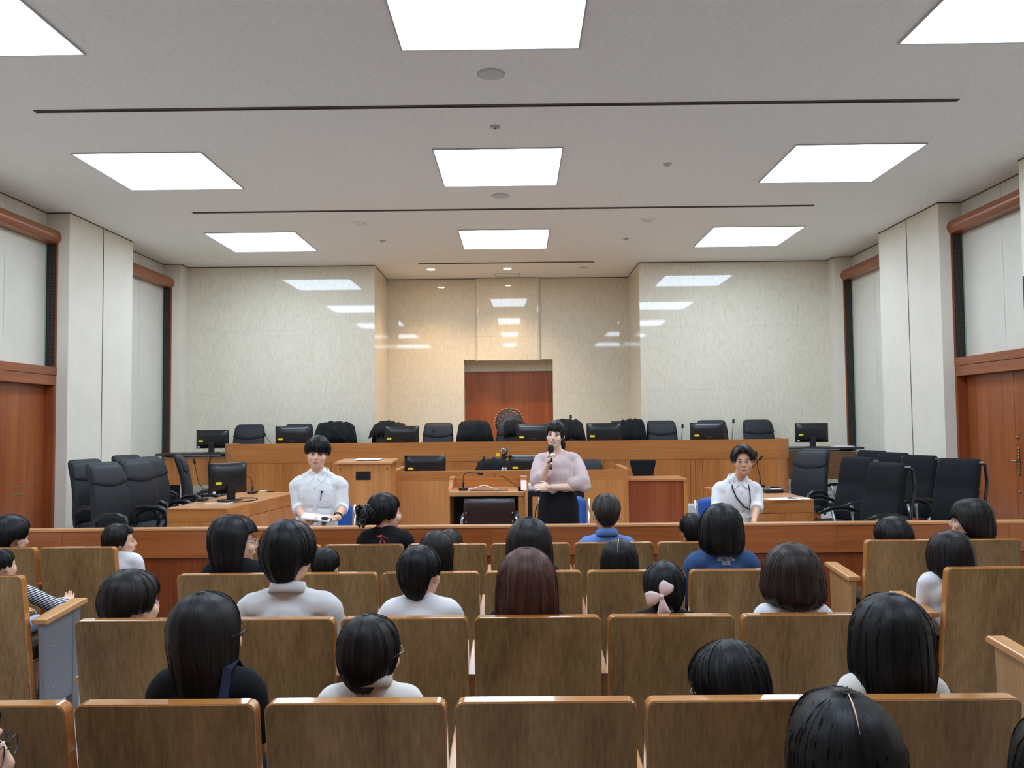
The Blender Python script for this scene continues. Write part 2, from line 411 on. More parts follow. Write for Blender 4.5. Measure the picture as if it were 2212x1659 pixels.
for y, hx, lb in ((6.6, 3.73, 'long dark slot diffuser across the ceiling, nearest one'), (9.87, 3.73, 'long dark slot diffuser between the middle and far lights'), (13.24, 1.41, 'short dark slot diffuser beside the two small downlights')):
    t = empty('air_slot', (0, y, CEIL), 0, lb, 'air vent', 'ceiling air slots')
    MB().box((0, 0, -.002), (hx*2, .03, .008)).build('slot', 'black_matte', t)
    b = MB(); b.box((0, -.02, -.002), (hx*2, .01, .012)).box((0, .02, -.002), (hx*2, .01, .012)); b.build('rim', 'ceiling_trim', t)
for y, lb in ((5.99, 'round grey ceiling speaker between the two nearest centre lights'), (9.29, 'round grey ceiling speaker before the second slot')):
    t = empty('ceiling_speaker', (-.01, y, CEIL), 0, lb, 'speaker', 'round ceiling speakers')
    MB().lathe([(.0, -.012), (.085, -.012), (.095, -.006), (.095, .0)], n=24).build('grille', 'speaker_grille', t, True)
    MB().lathe([(.095, -.008), (.102, -.006), (.104, 0)], n=24).build('ring', 'grey_plastic', t, True)
for x, y, lb in ((-.01, 7.08, 'small sprinkler head in front of the middle centre light'), (1.68, 8.2, 'small sprinkler head right of the middle centre light'), (-1.71, 11.55, 'small sprinkler head left of the far centre light'), (1.7, 11.57, 'small sprinkler head right of the far centre light')):
    t = empty('sprinkler', (x, y, CEIL), 0, lb, 'sprinkler', 'ceiling sprinklers')
    MB().lathe([(.045, 0), (.045, -.006), (.02, -.012), (.008, -.014)], n=16).build('rose', 'grey_plastic', t, True)
    MB().lathe([(.006, -.01), (.006, -.02), (.014, -.022), (.014, -.024)], n=12).build('deflector', 'grey_plastic', t, True)
for x, y, lb in ((-1.83, 10.52, 'small square ceiling vent left of the far centre light'), (1.83, 10.52, 'small square ceiling vent right of the far centre light')):
    t = empty('ceiling_vent', (x, y, CEIL), 0, lb, 'air vent', 'small square ceiling vents')
    MB().box((0, 0, -.004), (.2, .2, .008)).build('plate', 'ceiling', t, bevel=.002)
    for k in range(4): MB().box((-.04+.035*k, 0, -.009), (.012, .14, .004)).build('louver', 'grey_plastic', t)
def downlight(x, y, on, lb):
    t = empty('downlight', (x, y, CEIL), 0, lb, 'downlight', 'small round downlights at the back')
    MB().lathe([(.065, -.002), (.085, -.008), (.09, 0)], n=24).build('ring', 'white_plastic', t, True)
    MB().lathe([(.0, -.003), (.066, -.003), (.066, 0)], n=24).build('lens', 'downlight_glow' if on else 'grey_plastic', t)
    if on:
        ld = bpy.data.lights.new('downlight_lamp', 'SPOT'); ld.energy = 48; ld.color = (1, .66, .36); ld.spot_size = 2.0; ld.spot_blend = .8; ld.shadow_soft_size = .06
        lo = bpy.data.objects.new('downlight_lamp', ld); COL.objects.link(lo); lo.parent = t; lo.location = (0, 0, -.03)
downlight(-1.27, 13.77, True, 'small lit round downlight left of the slot by the back wall')
downlight(.01, 13.77, True, 'small lit round downlight above the door niche')
downlight(1.275, 13.76, False, 'small unlit round downlight right of the slot by the back wall')
t = empty('access_hatch', (0, 14.36, CEIL), 0, 'thin square access hatch outline in the ceiling before the back wall', 'hatch')
b = MB()
for sx, sy, dx, dy in ((-.21, 0, .014, .29), (.21, 0, .014, .29), (0, -.145, .43, .006), (0, .145, .43, .006)): b.box((sx, sy, -.003), (dx, dy, .006))
b.build('frame', 'grey_plastic', t); MB().box((0, 0, -.001), (.41, .28, .002)).build('lid', 'ceiling', t)
# television on the right pier, at the frame's edge
p = at(2204, 598, 8.05); q = at(2204, 736, 8.05)
t = empty('wall_television', (PX, 7.4, q.z), 0, 'black wall television on the right pier at the picture edge', 'television')
MB().box2((p.x-PX, -.55, 0), (p.x-PX+.06, .62, p.z-q.z)).build('casing', 'black_plastic', t, bevel=.008)
MB().box2((p.x-PX-.003, -.52, .03), (p.x-PX, .59, p.z-q.z-.03)).build('screen', 'screen', t)
MB().box2((p.x-PX+.06, -.15, .15), (-.0, .15, .45)).build('bracket', 'black_matte', t)

# ------------------------------------------------------------------ gallery rail
RAILY, RAILZ = 6.5, .835
t = empty('gallery_rail', (0, RAILY, 0), 0, 'long low wooden rail between the audience seats and the court floor', 'railing')
segs = [-5.15, -3.4, -1.75, -.05, 1.4, 2.62, 3.95, 5.15]
for k, (a, b) in enumerate(zip(segs, segs[1:])):
    MB().box2((a+.001, 0, .603), (b-.001, .07, RAILZ-.022)).build('upper_board', 'rail_wood', t)
    MB().box2((a+.001, .018, .10), (b-.001, .06, .597)).build('lower_panel', 'rail_low', t)
MB().box2((-5.15, -.006, RAILZ-.022), (5.15, .08, RAILZ)).build('cap', 'top_wood', t, bevel=.005)
MB().box2((-5.15, .03, 0), (5.15, .06, .1)).build('plinth', 'dark_slab', t)

# ------------------------------------------------------------------ judges' bench (ends turn back in a curve)
BY, BZ = 11.6, 1.36
t = empty('judges_bench', (0, BY, 0), 0, 'long wooden judges bench with curved ends below the stone wall', 'bench')
def bench_path(r=.30, x0=-4.02, x1=4.0, back=.7, off=0):
    P = [(x0+off, back)]
    for k in range(9): a = PI/2*k/8; P.append((x0+off+(r-off)*(1-math.cos(a)), r-(r-off)*math.sin(a)))
    for k in range(9): a = PI/2*k/8; P.append((x1-off-(r-off)*(1-math.sin(a)), r-(r-off)*math.cos(a)))
    P.append((x1-off, back)); return P
def bench_wall(name, m, z0, z1, o0, o1, part=None):
    A = bench_path(off=o0); B = bench_path(off=o1)
    return MB().prism(A+B[::-1], z0, z1).build(name, m, t)
def ngon_wall(name, m, z0, z1, o0, o1):
    A = bench_path(off=o0); B = bench_path(off=o1); b = MB()
    for (p, q, r, s) in zip(A, A[1:], B[1:], B): pass
    n = len(A); vs = [(x, y, z) for z in (z0, z1) for x, y in A]+[(x, y, z) for z in (z0, z1) for x, y in B]
    fs = []
    for i in range(n-1):
        fs += [(i, i+1, n+i+1, n+i), (2*n+i, 3*n+i, 3*n+i+1, 2*n+i+1), (n+i, n+i+1, 3*n+i+1, 3*n+i), (i, 2*n+i, 2*n+i+1, i+1)]
    fs += [(0, n, 3*n, 2*n), (n-1, 3*n-1, 4*n-1, 2*n-1)]
    o = b.add(vs, fs).build(name, m, t, True); md = o.modifiers.new('split', 'EDGE_SPLIT'); md.split_angle = .7
    return o
ngon_wall('upper_fascia', 'bench_wood_h', 1.094, BZ, 0, .05)
ngon_wall('lower_front', 'bench_wood', PLAT-.35, 1.0935, .010, .05)
for x in (-2.55, -2.45, -2.35, -1.45, 1.35, 2.55, 2.62, 2.72):
    MB().box2((x-.004, .008, PLAT-.35), (x+.004, .02, 1.088)).build('panel_joint', 'red_wood', t)
MB().box2((-3.7, .06, 1.18), (3.7, .72, 1.215)).build('desktop', 'top_wood', t)
# side counters by the walls
for sg, lb, m in ((-1, 'side counter with dark top left of the judges bench', 'bench_wood'), (1, 'side counter with dark top right of the judges bench', 'walnut')):
    c = empty('side_counter', (0, 12.15, 0), 0, lb, 'counter')
    xa, xb = (-5.12, -4.0) if sg < 0 else (3.98, 5.16)
    MB().box2((xa, -.08, 1.19), (xb, .55, 1.22)).build('top', 'dark_slab', c, bevel=.004)
    MB().box2((xa+(.07 if sg < 0 else 0), .05, 1.145), (xb-(.07 if sg > 0 else 0), .5, 1.165)).build('shelf', 'white_plastic', c)
    MB().box2((xa+(.1 if sg < 0 else 0), .0, .76), (xb-(.1 if sg > 0 else 0), .04, 1.145)).build('front_panel', m, c)
    for x in ((xa+.12, xb-.1) if sg < 0 else (xa+.1, xb-.12)):
        MB().box2((x-.03, .1, PLAT), (x+.03, .45, 1.19)).build('leg', 'black_matte', c)
    
# ------------------------------------------------------------------ clerks' desk, side cabinet, podium, witness stand
t = empty('clerk_desk', (0, 9.8, WELL), 0, 'wide wooden clerk desk with raised rim in front of the bench', 'desk')
H = 1.065-WELL
MB().box2((-1.31, 0, 0), (1.44, .04, H-.115)).build('front_panel', 'light_wood', t)
MB().box2((-1.31, -.004, H-.11), (1.44, .04, H)).build('front_rim', 'bench_wood_h', t, bevel=.003)
for x0, x1 in ((-1.32, -1.27), (1.40, 1.45)):
    MB().box2((x0, -.008, 0), (x1, .9, H)).build('side_panel', 'bench_wood', t, bevel=.003)
    MB().box2((x0-.005, -.012, H), (x1+.005, .9, H+.018)).build('side_cap', 'top_wood', t, bevel=.003)
MB().box2((-1.3, .04, H-.16), (1.42, .72, H-.13)).build('worktop', 'top_wood', t)
t = empty('side_cabinet', (1.46, 9.9, WELL), 0, 'low dark red wooden cabinet right of the clerk desk', 'cabinet')
MB().box2((0, 0, 0), (.67, .5, .945-WELL-.03)).build('body', 'red_wood', t, bevel=.003)
MB().box2((0, -.02, .945-WELL-.028), (.70, .52, .945-WELL)).build('top', 'bench_wood_h', t, bevel=.004)
MB().box2((.655, -.012, 0), (.70, .5, .945-WELL-.03)).build('end_post', 'bench_wood', t, bevel=.003)

t = empty('podium', (-1.54, 9.2, WELL), 0, 'upright wooden podium with black plate left of the clerk desk', 'podium')
H = 1.22-WELL
MB().box2((-.30, 0, 0), (.285, .42, H-.03)).build('body', 'light_wood', t, bevel=.004)
MB().prism([(-.025, H-.035), (.47, H-.02), (.47, H+.005), (-.025, H-.01)], -.325, .31, 'x').build('top', 'top_wood', t, bevel=.003)
MB().box2((-.095, -.006, H-.21), (.07, .002, H-.115)).build('name_plate', 'black_plastic', t, bevel=.012, seg=3)
for x, z in ((-.265, H-.09), (.25, H-.09), (.25, H-.36), (-.265, H-.36)):
    MB().lathe([(.008, 0), (.008, .004), (.003, .005)], n=10, M=Matrix.Translation((x, 0, z)) @ Matrix.Rotation(PI/2, 4, 'X')).build('screw', 'black_matte', t)
o = MB().box2((-.13, .12, 0), (.15, .33, .004)).build('document', 'paper'); o.location = (-1.54, 9.2, 1.2225); o.rotation_euler = (.03, 0, 0)
tag(o, 'white sheet of paper lying on the podium top', 'paper')

WX0, WX1, WYF, WYB = -.54, .215, 8.35, 8.95
t = empty('witness_stand', (0, 8.35, WELL), 0, 'small wooden witness stand with raised rim holding a microphone', 'desk')
zt = .94-WELL
MB().box2((WX0, 0, zt-.045), (WX1, .6, zt)).build('tabletop', 'top_wood', t, bevel=.003)
for x0, x1 in ((WX0, WX0+.012), (WX1-.06, WX1+.012)):
    MB().box2((x0, .02, 0), (x1, .6, zt-.045 if x0 < 0 else zt)).build('side_panel', 'light_wood', t)
MB().box2((WX0-.02, .57, zt), (WX1+.03, .61, zt+.105)).build('back_rim', 'bench_wood_h', t)
for sg, x in ((-1, WX0), (1, WX1)):
    pts = [(.16, zt), (.61, zt), (.61, zt+.105), (.42, zt+.105)]
    MB().prism(pts, x-.02 if sg < 0 else x-.03, x+.02 if sg < 0 else x+.03, 'x').build('side_rim', 'bench_wood', t)
    MB().box2((x-.025 if sg < 0 else x-.035, .40, zt+.1), (x+.025 if sg < 0 else x+.035, .62, zt+.118)).build('rim_cap', 'top_wood', t)
MB().box2((WX0, .56, 0), (WX1, .59, zt-.045)).build('modesty_panel', 'black_matte', t)

# ------------------------------------------------------------------ counsel desks (turned a little towards the bench)
def counsel_desk(FL, FR, BR, BL, lb):
    t = empty('counsel_desk', (FL[0], FL[1], WELL), 0, lb, 'desk', 'counsel desks')
    L = lambda p: (p[0]-FL[0], p[1]-FL[1])
    Q = [L(FL), L(FR), L(BR), L(BL)]; z1 = .84-WELL
    cx = sum(p[0] for p in Q)/4; cy = sum(p[1] for p in Q)/4
    ins = lambda k: [(p[0]+(cx-p[0])*k, p[1]+(cy-p[1])*k) for p in Q]
    MB().prism(Q, z1-.012, z1).build('top', 'top_wood', t)
    MB().prism(ins(.008), z1-.13, z1-.012).build('apron', 'bench_wood_h', t)
    MB().prism(ins(.03), z1-.135, z1-.13).build('shadow_gap', 'groove', t)
    MB().prism(ins(.008), 0, z1-.135).build('body', 'bench_wood', t)
    return t
dl = [(-3.21, 7.98), (-2.62, 7.96), (-2.42, 9.67), (-3.10, 9.95)]
counsel_desk(*dl, 'wooden counsel desk with monitor and microphones on the left')
dr = [(2.50, 8.25), (3.09, 8.30), (3.0, 10.0), (2.36, 9.9)]
counsel_desk(*dr, 'wooden counsel desk with papers on the right')

# ------------------------------------------------------------------ audience seats
SW, ST = .52, .843
def rrect(w, z0, z1, r, n=5):
    P = [(-w/2, z0), (w/2, z0)]
    for k in range(n+1): a = PI/2*k/n; P.append((w/2-r+r*math.cos(a), z1-r+r*math.sin(a)))
    for k in range(n+1): a = PI/2+PI/2*k/n; P.append((-w/2+r+r*math.cos(a), z1-r+r*math.sin(a)))
    return P
# the back leans, its top edge stays almost level
SHEAR = Matrix.Identity(4); SHEAR[1][2] = -math.tan(math.radians(8.5))
TILT = Matrix.Translation((0, 0, ST)) @ Matrix.Rotation(math.radians(.8), 4, 'X') @ SHEAR @ Matrix.Translation((0, 0, -ST))
def make_seat(w, arm_l=True, arm_r=False, panel_in=None, pside=0):
    t = empty('auditorium_seat')
    MB().prism(rrect(w, .10, ST, .026), .003, .050, 'y', TILT).build('backrest', 'seat_oak', t, bevel=.003, seg=2)
    MB().prism(rrect(w-.008, .105, ST-.004, .024), -.001, .006, 'y', TILT).build('back_panel', 'seat_laminate', t)
    MB().prism(rrect(w-.05, .36, ST-.05, .03), .049, .09, 'y', TILT).build('back_cushion', 'brown_fabric', t, bevel=.015, seg=3)
    MB().box2((-w/2+.03, .17, .355), (w/2-.03, .60, .43)).build('seat_cushion', 'brown_fabric', t, bevel=.02, seg=3)
    MB().box2((-w/2+.02, .16, .335), (w/2-.02, .60, .355)).build('seat_board', 'seat_oak', t, bevel=.004)
    sides = ([-1] if arm_l else [])+([1] if arm_r else [])
    for sg in sides:
        x = sg*(w/2+.013); panel = panel_in if sg == pside else None
        wd = .026 if panel is None else .08
        xa, xb = (x-wd, x+.004) if (sg < 0 and panel) else ((x-.004, x+wd) if panel else (x-.022, x+.022))
        MB().prism([(.075, .595), (.50, .625), (.52, .615), (.52, .595), (.09, .565)], xa, xb, 'x').build('armrest', 'seat_oak_y', t, bevel=.006)
        if panel:
            MB().prism([(.13, .10), (.47, .10), (.49, .592), (.10, .565)], (xa+xb)/2-.016, (xa+xb)/2+.016, 'x').build('end_panel', panel, t, bevel=.004)
            if panel == 'steel_paint':
                MB().box2(((xa+xb)/2-.022, .40, 0), ((xa+xb)/2+.022, .47, .59)).build('leg', 'steel_paint', t, bevel=.006)
                for yy, zz in ((.2, .2), (.2, .42)):
                    MB().ell(((xa+xb)/2+.017, yy, zz), (.004, .008, .008), 8, 6).build('bolt', 'steel', t, True)
        else:
            MB().prism([(.12, .40), (.44, .42), (.46, .6), (.09, .57)], x-.012, x+.012, 'x').build('arm_panel', 'seat_oak_y', t)
    for sg in (-1, 1):
        b = MB().box2((sg*(w/2-.03)-.02, .26, .03), (sg*(w/2-.03)+.02, .33, .36)).box2((sg*(w/2-.03)-.03, .16, 0), (sg*(w/2-.03)+.03, .46, .03))
        b.build('leg', 'steel_paint', t, bevel=.004)
    return t
mat('brown_fabric', (92, 70, 54), .9, spec=.15, noise_amt=.2, nscale=200)
wood('seat_oak_y', (186, 128, 74), (206, 146, 88), (218, 164, 106), 'y', rough=.3, coat=.3)
wood('seat_side', (150, 108, 66), (172, 128, 82), (186, 144, 98), 'z', rough=.4, coat=0)
ROWY = {0: 1.38, 1: 2.40, 2: 3.42, 3: 4.44, 4: 5.46}
SX0, SP = -1.66, .5455
PROTO = {}
def put_seat(kind, x, y, label):
    key = kind
    if key not in PROTO:
        w = SW if kind[0] == 'c' else .495
        o = make_seat(w, 'L' in kind[1], 'R' in kind[1], kind[2], 1 if kind[0] == 'l' else -1)
        PROTO[key] = o; snapshot(o); o.location = (x, y, 0); tag(o, label, 'seat', 'wooden auditorium seats'); return o
    return dup(PROTO[key], (x, y, 0), 0, label)
rown = {0: 'rearmost row under the camera', 1: 'nearest row', 2: 'second row', 3: 'third row', 4: 'front row'}
ordn = ('first', 'second', 'third', 'fourth', 'fifth', 'sixth')
for r in (1, 2, 3, 4):
    for i in range(6):
        lb = 'wooden folding seat in the centre block, %s, %s from the left' % (rown[r], ordn[i])
        put_seat(('c', 'LR' if i == 5 else 'L', None), SX0+SP*i+SW/2, ROWY[r], lb)
for i, nm in ((0, 'of the viewer cut off left'), (5, 'of the viewer nearest the camera')):
    put_seat(('c', 'LR' if i == 5 else 'L', None), SX0+SP*i+SW/2, ROWY[0], 'wooden seat in the rearmost row %s' % nm)
for r in (3, 4):
    for i in range(2):
        x = -2.475-.26-.525*i
        lb = 'wooden folding seat in the left block, %s, %s' % (rown[r], ('on the aisle' if i == 0 else 'one in from the aisle'))
        put_seat(('l', 'LR' if i == 0 and r == 3 else 'L', 'steel_paint' if i == 0 and r == 3 else None), x, ROWY[r], lb)
for r in (1, 2, 3, 4):
    for i in range(2):
        x = 2.42+.25+.512*i
        if r == 1 and i == 1: continue
        lb = 'wooden folding seat in the right block, %s, %s' % (rown[r], ('on the aisle' if i == 0 else 'one in from the aisle'))
        put_seat(('r', 'L' if i == 0 else 'LR', 'seat_side' if i == 0 else None), x, ROWY[r], lb)

# ------------------------------------------------------------------ office chairs
def sring(w, t, y, z, n=20, e=.45):
    P = []
    for k in range(n):
        a = 2*PI*k/n; c, s_ = math.cos(a), math.sin(a)
        P.append((w*math.copysign(abs(c)**e, c), y+t*math.copysign(abs(s_)**(e+.2), s_), z))
    return P
def loft(rings, name, m, parent, smooth=True):
    b = MB(); n = len(rings[0]); b.grid(rings, True)
    k = len(rings); b.f += [tuple(range(n))[::-1], tuple(range((k-1)*n, k*n))]
    return b.build(name, m, parent, smooth)
def backy(z): return -.20-.16*(z-.5)+.05*math.sin((z-.5)*5)
def chair_base(t, m='black_plastic'):
    MB().tube([(0, 0, .08), (0, 0, .40)], .026, 10).build('column', m, t, True)
    for k in range(5):
        a = 2*PI*k/5+.3; d = Vector((math.cos(a), math.sin(a), 0))
        leg = MB().tube([d*.02+Vector((0, 0, .12)), d*.28+Vector((0, 0, .085))], [.026, .017], 6).build('base_leg', m, t, True)
        MB().tube([d*.28+Vector((-d.y*.022, d.x*.022, .03)), d*.28+Vector((d.y*.022, -d.x*.022, .03))], .03, 10).build('caster', 'black_matte', leg, True)
def make_exec():
    t = empty('office_chair'); R = []
    for z, w, th in ((.46, .19, .03), (.48, .225, .045), (.56, .25, .055), (.72, .25, .058), (.86, .245, .055), (.98, .237, .052), (1.07, .228, .05), (1.12, .215, .044), (1.145, .195, .032), (1.152, .15, .012)):
        R.append(sring(w, th, backy(z), z))
    loft(R, 'backrest', 'black_leather', t)
    # head cushion: its lower edge a shallow curve
    rows = []
    for j in range(8):
        row = []
        for i in range(13):
            u = -1+2*i/12; zl = .905+.055*u*u; z = zl+(1.125-.02*u**4-zl)*j/7
            bul = .022*(1-(2*j/7-1)**4)*(1-u**6)
            row.append((u*(.236-.02*j/7), backy(z)+.046+bul, z))
        rows.append(row)
    MB().slab(rows, Vector((0, -.03, 0))).build('head_cushion', 'black_leather', t, True)
    R = []
    for z, sc in ((.40, .85), (.41, .97), (.45, 1.0), (.485, .98), (.50, .85)):
        R.append([(x*sc, y*sc+.02, z) for x, y, _ in sring(.26, .25, 0, 0, 24, .5)])
    loft(R, 'seat', 'black_leather', t)
    for sg in (-1, 1):
        p = [(sg*.235, -.16, .40), (sg*.29, -.14, .50), (sg*.31, -.12, .62), (sg*.315, -.02, .675), (sg*.315, .10, .68), (sg*.312, .2, .65), (sg*.295, .22, .55), (sg*.25, .16, .42)]
        a = MB().tube(p, [.016, .018, .02, .026, .028, .026, .02, .016], 8).build('armrest', 'black_plastic', t, True)
    chair_base(t); return t
def make_slab_chair():
    t = empty('conference_chair'); R = []
    for z, w, th in ((.48, .20, .03), (.50, .22, .045), (.62, .225, .05), (.82, .222, .048), (.845, .215, .040), (.87, .222, .048), (1.05, .215, .046), (1.10, .208, .04), (1.115, .19, .02)):
        R.append(sring(w, th, -.20-.22*(z-.5), z, e=.3))
    loft(R, 'backrest', 'black_fabric', t)
    R = []
    for z, sc in ((.40, .9), (.41, .98), (.47, 1.0), (.485, .9)):
        R.append([(x*sc, y*sc+.02, z) for x, y, _ in sring(.245, .245, 0, 0, 24, .35)])
    loft(R, 'seat', 'black_fabric', t)
    for sg in (-1, 1):
        MB().tube([(sg*.20, -.12, .38), (sg*.235, -.31, .5), (sg*.225, -.40, .9), (sg*.21, -.40, 1.06), (sg*.20, -.33, 1.085)], .015, 8).build('rear_post', 'black_plastic', t, True)
        MB().box((sg*.205, -.345, 1.085), (.03, .06, .018)).build('bracket', 'steel', t, bevel=.003)
        p = [(sg*.245, -.32, .58), (sg*.285, -.24, .66), (sg*.30, -.1, .695), (sg*.30, .06, .69), (sg*.295, .2, .655)]
        MB().tube(p, [.014, .02, .024, .024, .014], 8, flat=.6).build('armrest', 'black_plastic', t, True)
        MB().tube([(sg*.285, .05, .68), (sg*.25, .0, .44)], .014, 8).build('arm_post', 'steel', t, True)
    MB().box2((.247, -.05, .44), (.252, .03, .54)).build('price_tag', 'orange_tag', t)
    chair_base(t); return t
def put(proto, loc, rz, lb, group, st=[]):
    if proto.name not in st:
        st.append(proto.name); snapshot(proto); proto.location = loc; proto.rotation_euler = (0, 0, rz); tag(proto, lb, 'chair', group); return proto
    return dup(proto, loc, rz, lb, group)
D = math.radians
EX = make_exec(); SL = make_slab_chair()
G1 = 'black high-back chairs behind the bench'
CH = [(530, 'at the left end of the bench beside the side counter', 4), (633, 'hidden behind the first bench monitor', -3), (722, 'draped with a jacket behind the left speaker', 8), (842, 'draped with a jacket left of the plain chair', 3), (942, 'plain one between two jacket-draped chairs left of the niche door', -2), (1026, 'draped with a jacket left of the niche door', 5), (1103, 'in front of the round carved back', -4), (1222, 'draped with a jacket behind the standing speaker', -5), (1350, 'draped with a jacket right of the standing speaker', -4), (1436, 'plain one with a microphone right of it', 2), (1544, 'hidden behind the rightmost bench monitor', -3), (1649, 'at the right end of the bench', 3)]
CLOC = {}
for px, lb, r in CH:
    p = at(px, 912, 12.78); CLOC[px] = (p.x, 12.78, D(180+r))
    put(EX, (p.x, 12.78, PLAT), D(180+r), 'black high-back office chair '+lb, G1)
G2 = 'black chairs pushed together by the left wall'
for px, py, Y, r, lb in ((188, 990, 8.85, 254, 'farthest left against the cream pier'), (276, 992, 10.05, 252, 'rear middle of the left cluster'), (322, 1006, 9.4, 256, 'rear right of the left cluster half hidden'), (226, 1004, 8.1, 258, 'front left of the left cluster'), (293, 998, 8.75, 258, 'front right of the left cluster'), (390, 1000, 10.05, 288, 'seen from the side behind the left counsel desk')):
    p = at(px, py, Y); a = D(r)
    put(EX, (p.x-math.sin(a)*.27, Y+math.cos(a)*.27, WELL), a, 'black high-back office chair '+lb, G2)
G3 = 'black chairs pushed together by the right wall'
p = at(1752, 968, 9.9); put(EX, (p.x-.2, 9.8, WELL+.0), D(122), 'black high-back office chair leaning beside the right counsel desk', G3)
for px, Y, r, lb in ((1850, 8.5, 112, 'with armrests next to the right counsel desk'), (1880, 10.2, 112, 'farthest back of the right cluster'), (1926, 9.55, 110, 'rear middle of the right cluster'), (1912, 7.4, 108, 'nearest the rail in the right cluster'), (1982, 8.8, 112, 'second from the right door'), (2068, 8.0, 116, 'closest to the right door')):
    p = at(px, 1000, Y); a = D(r)
    put(SL, (p.x-math.sin(a)*.30, Y+math.cos(a)*.30, WELL-.001), a, 'black slab-back conference chair '+lb, G3)

# jackets hung over chair backs
def jacket(cx, cy, rz, z0, seed, lb, w=.275, front=.2, rear=.35, shift=0, top=1.175, tilt=0):
    rnd = random.Random(seed); rows = []
    path = [(-.105, top-front), (-.125, top-front*.55), (-.16, top-.07), (-.20, top-.006), (-.27, top+.012), (-.345, top-.02), (-.375, top-.14), (-.385, top-rear)]
    ph = rnd.random()*9
    for k, (y, z) in enumerate(path):
        row = []
        for i in range(25):
            u = -1+2*i/24
            f = noise.noise(Vector((u*4+ph, k*.35, seed)))*.045+math.sin(u*9+ph+k*.4)*.014
            ww = w*(.86+.34*abs(k-3.7)/3.7)
            edge = .05*noise.noise(Vector((u*3+ph, 7, seed))) if k in (0, 7) else 0
            row.append((u*ww+shift+tilt*(top-z), y+(f if k < 4 else -f), z+edge-.045*abs(u)**3+(.03*noise.noise(Vector((u*5, ph, 0))) if 2 < k < 5 else 0)))
        rows.append(row)
    o = MB().slab(rows, lambda p: (0, -.012 if p.y > -.3 else .012, -.006)).build('draped_jacket', 'jacket_cloth', None, True)
    o.location = (cx, cy, z0); o.rotation_euler = (0, 0, rz)
    return tag(o, lb, 'jacket', 'dark jackets hung on chairs')
mat('jacket_cloth', (27, 28, 30), .8, spec=.2, noise_amt=.25, nscale=12)
for px, sd, lb, kw in ((722, 3, 'dark jacket over the chair back behind the left speaker', dict(w=.29, front=.3)), (842, 5, 'dark jacket over the chair left of the plain bench chair', dict(w=.25, shift=.04)), (1026, 8, 'dark jacket over the chair left of the niche door', dict(w=.25, front=.3)), (1103, 11, 'dark green-black jacket crumpled on the chair before the carved back', dict(w=.16, front=.22, shift=-.02, tilt=-.3)), (1222, 13, 'dark jacket on the chair behind the standing speaker', dict(w=.26, front=.28)), (1350, 17, 'dark jacket hanging beside the monitor right of the standing speaker', dict(w=.19, front=.34, shift=-.12))):
    x, y, rz = CLOC[px]; jacket(x, y, rz, PLAT, sd, lb, **kw)

mat('carved_dark', (58, 42, 32), .5)
# ------------------------------------------------------------------ round carved chair back behind the bench
p = at(1100, 913, 13.5)
t = empty('carved_chair', (p.x, 13.5, PLAT), 0, 'round dark carved chair back with copper leaf relief before the niche door', 'chair')
zc = p.z-PLAT; R_ = 33*13.5/FPX
RX90 = Matrix.Translation((0, 0, zc)) @ Matrix.Rotation(PI/2, 4, 'X')
MB().lathe([(0, -.02), (R_-.03, -.02), (R_-.012, -.012), (R_-.012, .012), (R_-.03, .02), (0, .02)], n=40, M=RX90).build('disc', 'carved_dark', t, True)
leaf = None; rnd = random.Random(4)
for ring_, n_, rr, sz in ((0, 26, R_-.014, .042), (1, 19, R_-.06, .036), (2, 13, R_-.10, .03)):
    for k in range(n_):
        a = 2*PI*k/n_+.1*ring_
        if leaf is None:
            leaf = MB().ell((0, 0, 0), (.5, .25, 1), 6, 5).build('carved_leaf', 'copper', t, True)
            o = leaf
        else: o = leaf.copy(); COL.objects.link(o)
        if rnd.random() < .3: o.data = o.data
        s_ = sz*(.7+.6*rnd.random())
        o.location = (rr*math.sin(a), -.022, zc+rr*math.cos(a)); o.rotation_euler = (0, a+(1.1 if a < PI else -1.1)+rnd.uniform(-.25, .25), 0); o.scale = (s_*.42, s_*.4, s_*.72)
MB().box((0, -.03, zc+.08), (.014, .02, .28)).build('centre_stem', 'brass', t)
for sg in (-1, 1): MB().box2((sg*.17-.025, -.02, 0), (sg*.17+.025, .02, zc-.14)).build('leg', 'carved_dark', t)
MB().box2((-.24, -.45, .40), (.24, .02, .46)).build('seat', 'black_leather', t, bevel=.015)
for sg in (-1, 1): MB().box2((sg*.19-.025, -.42, 0), (sg*.19+.025, -.37, .40)).build('leg', 'carved_dark', t)

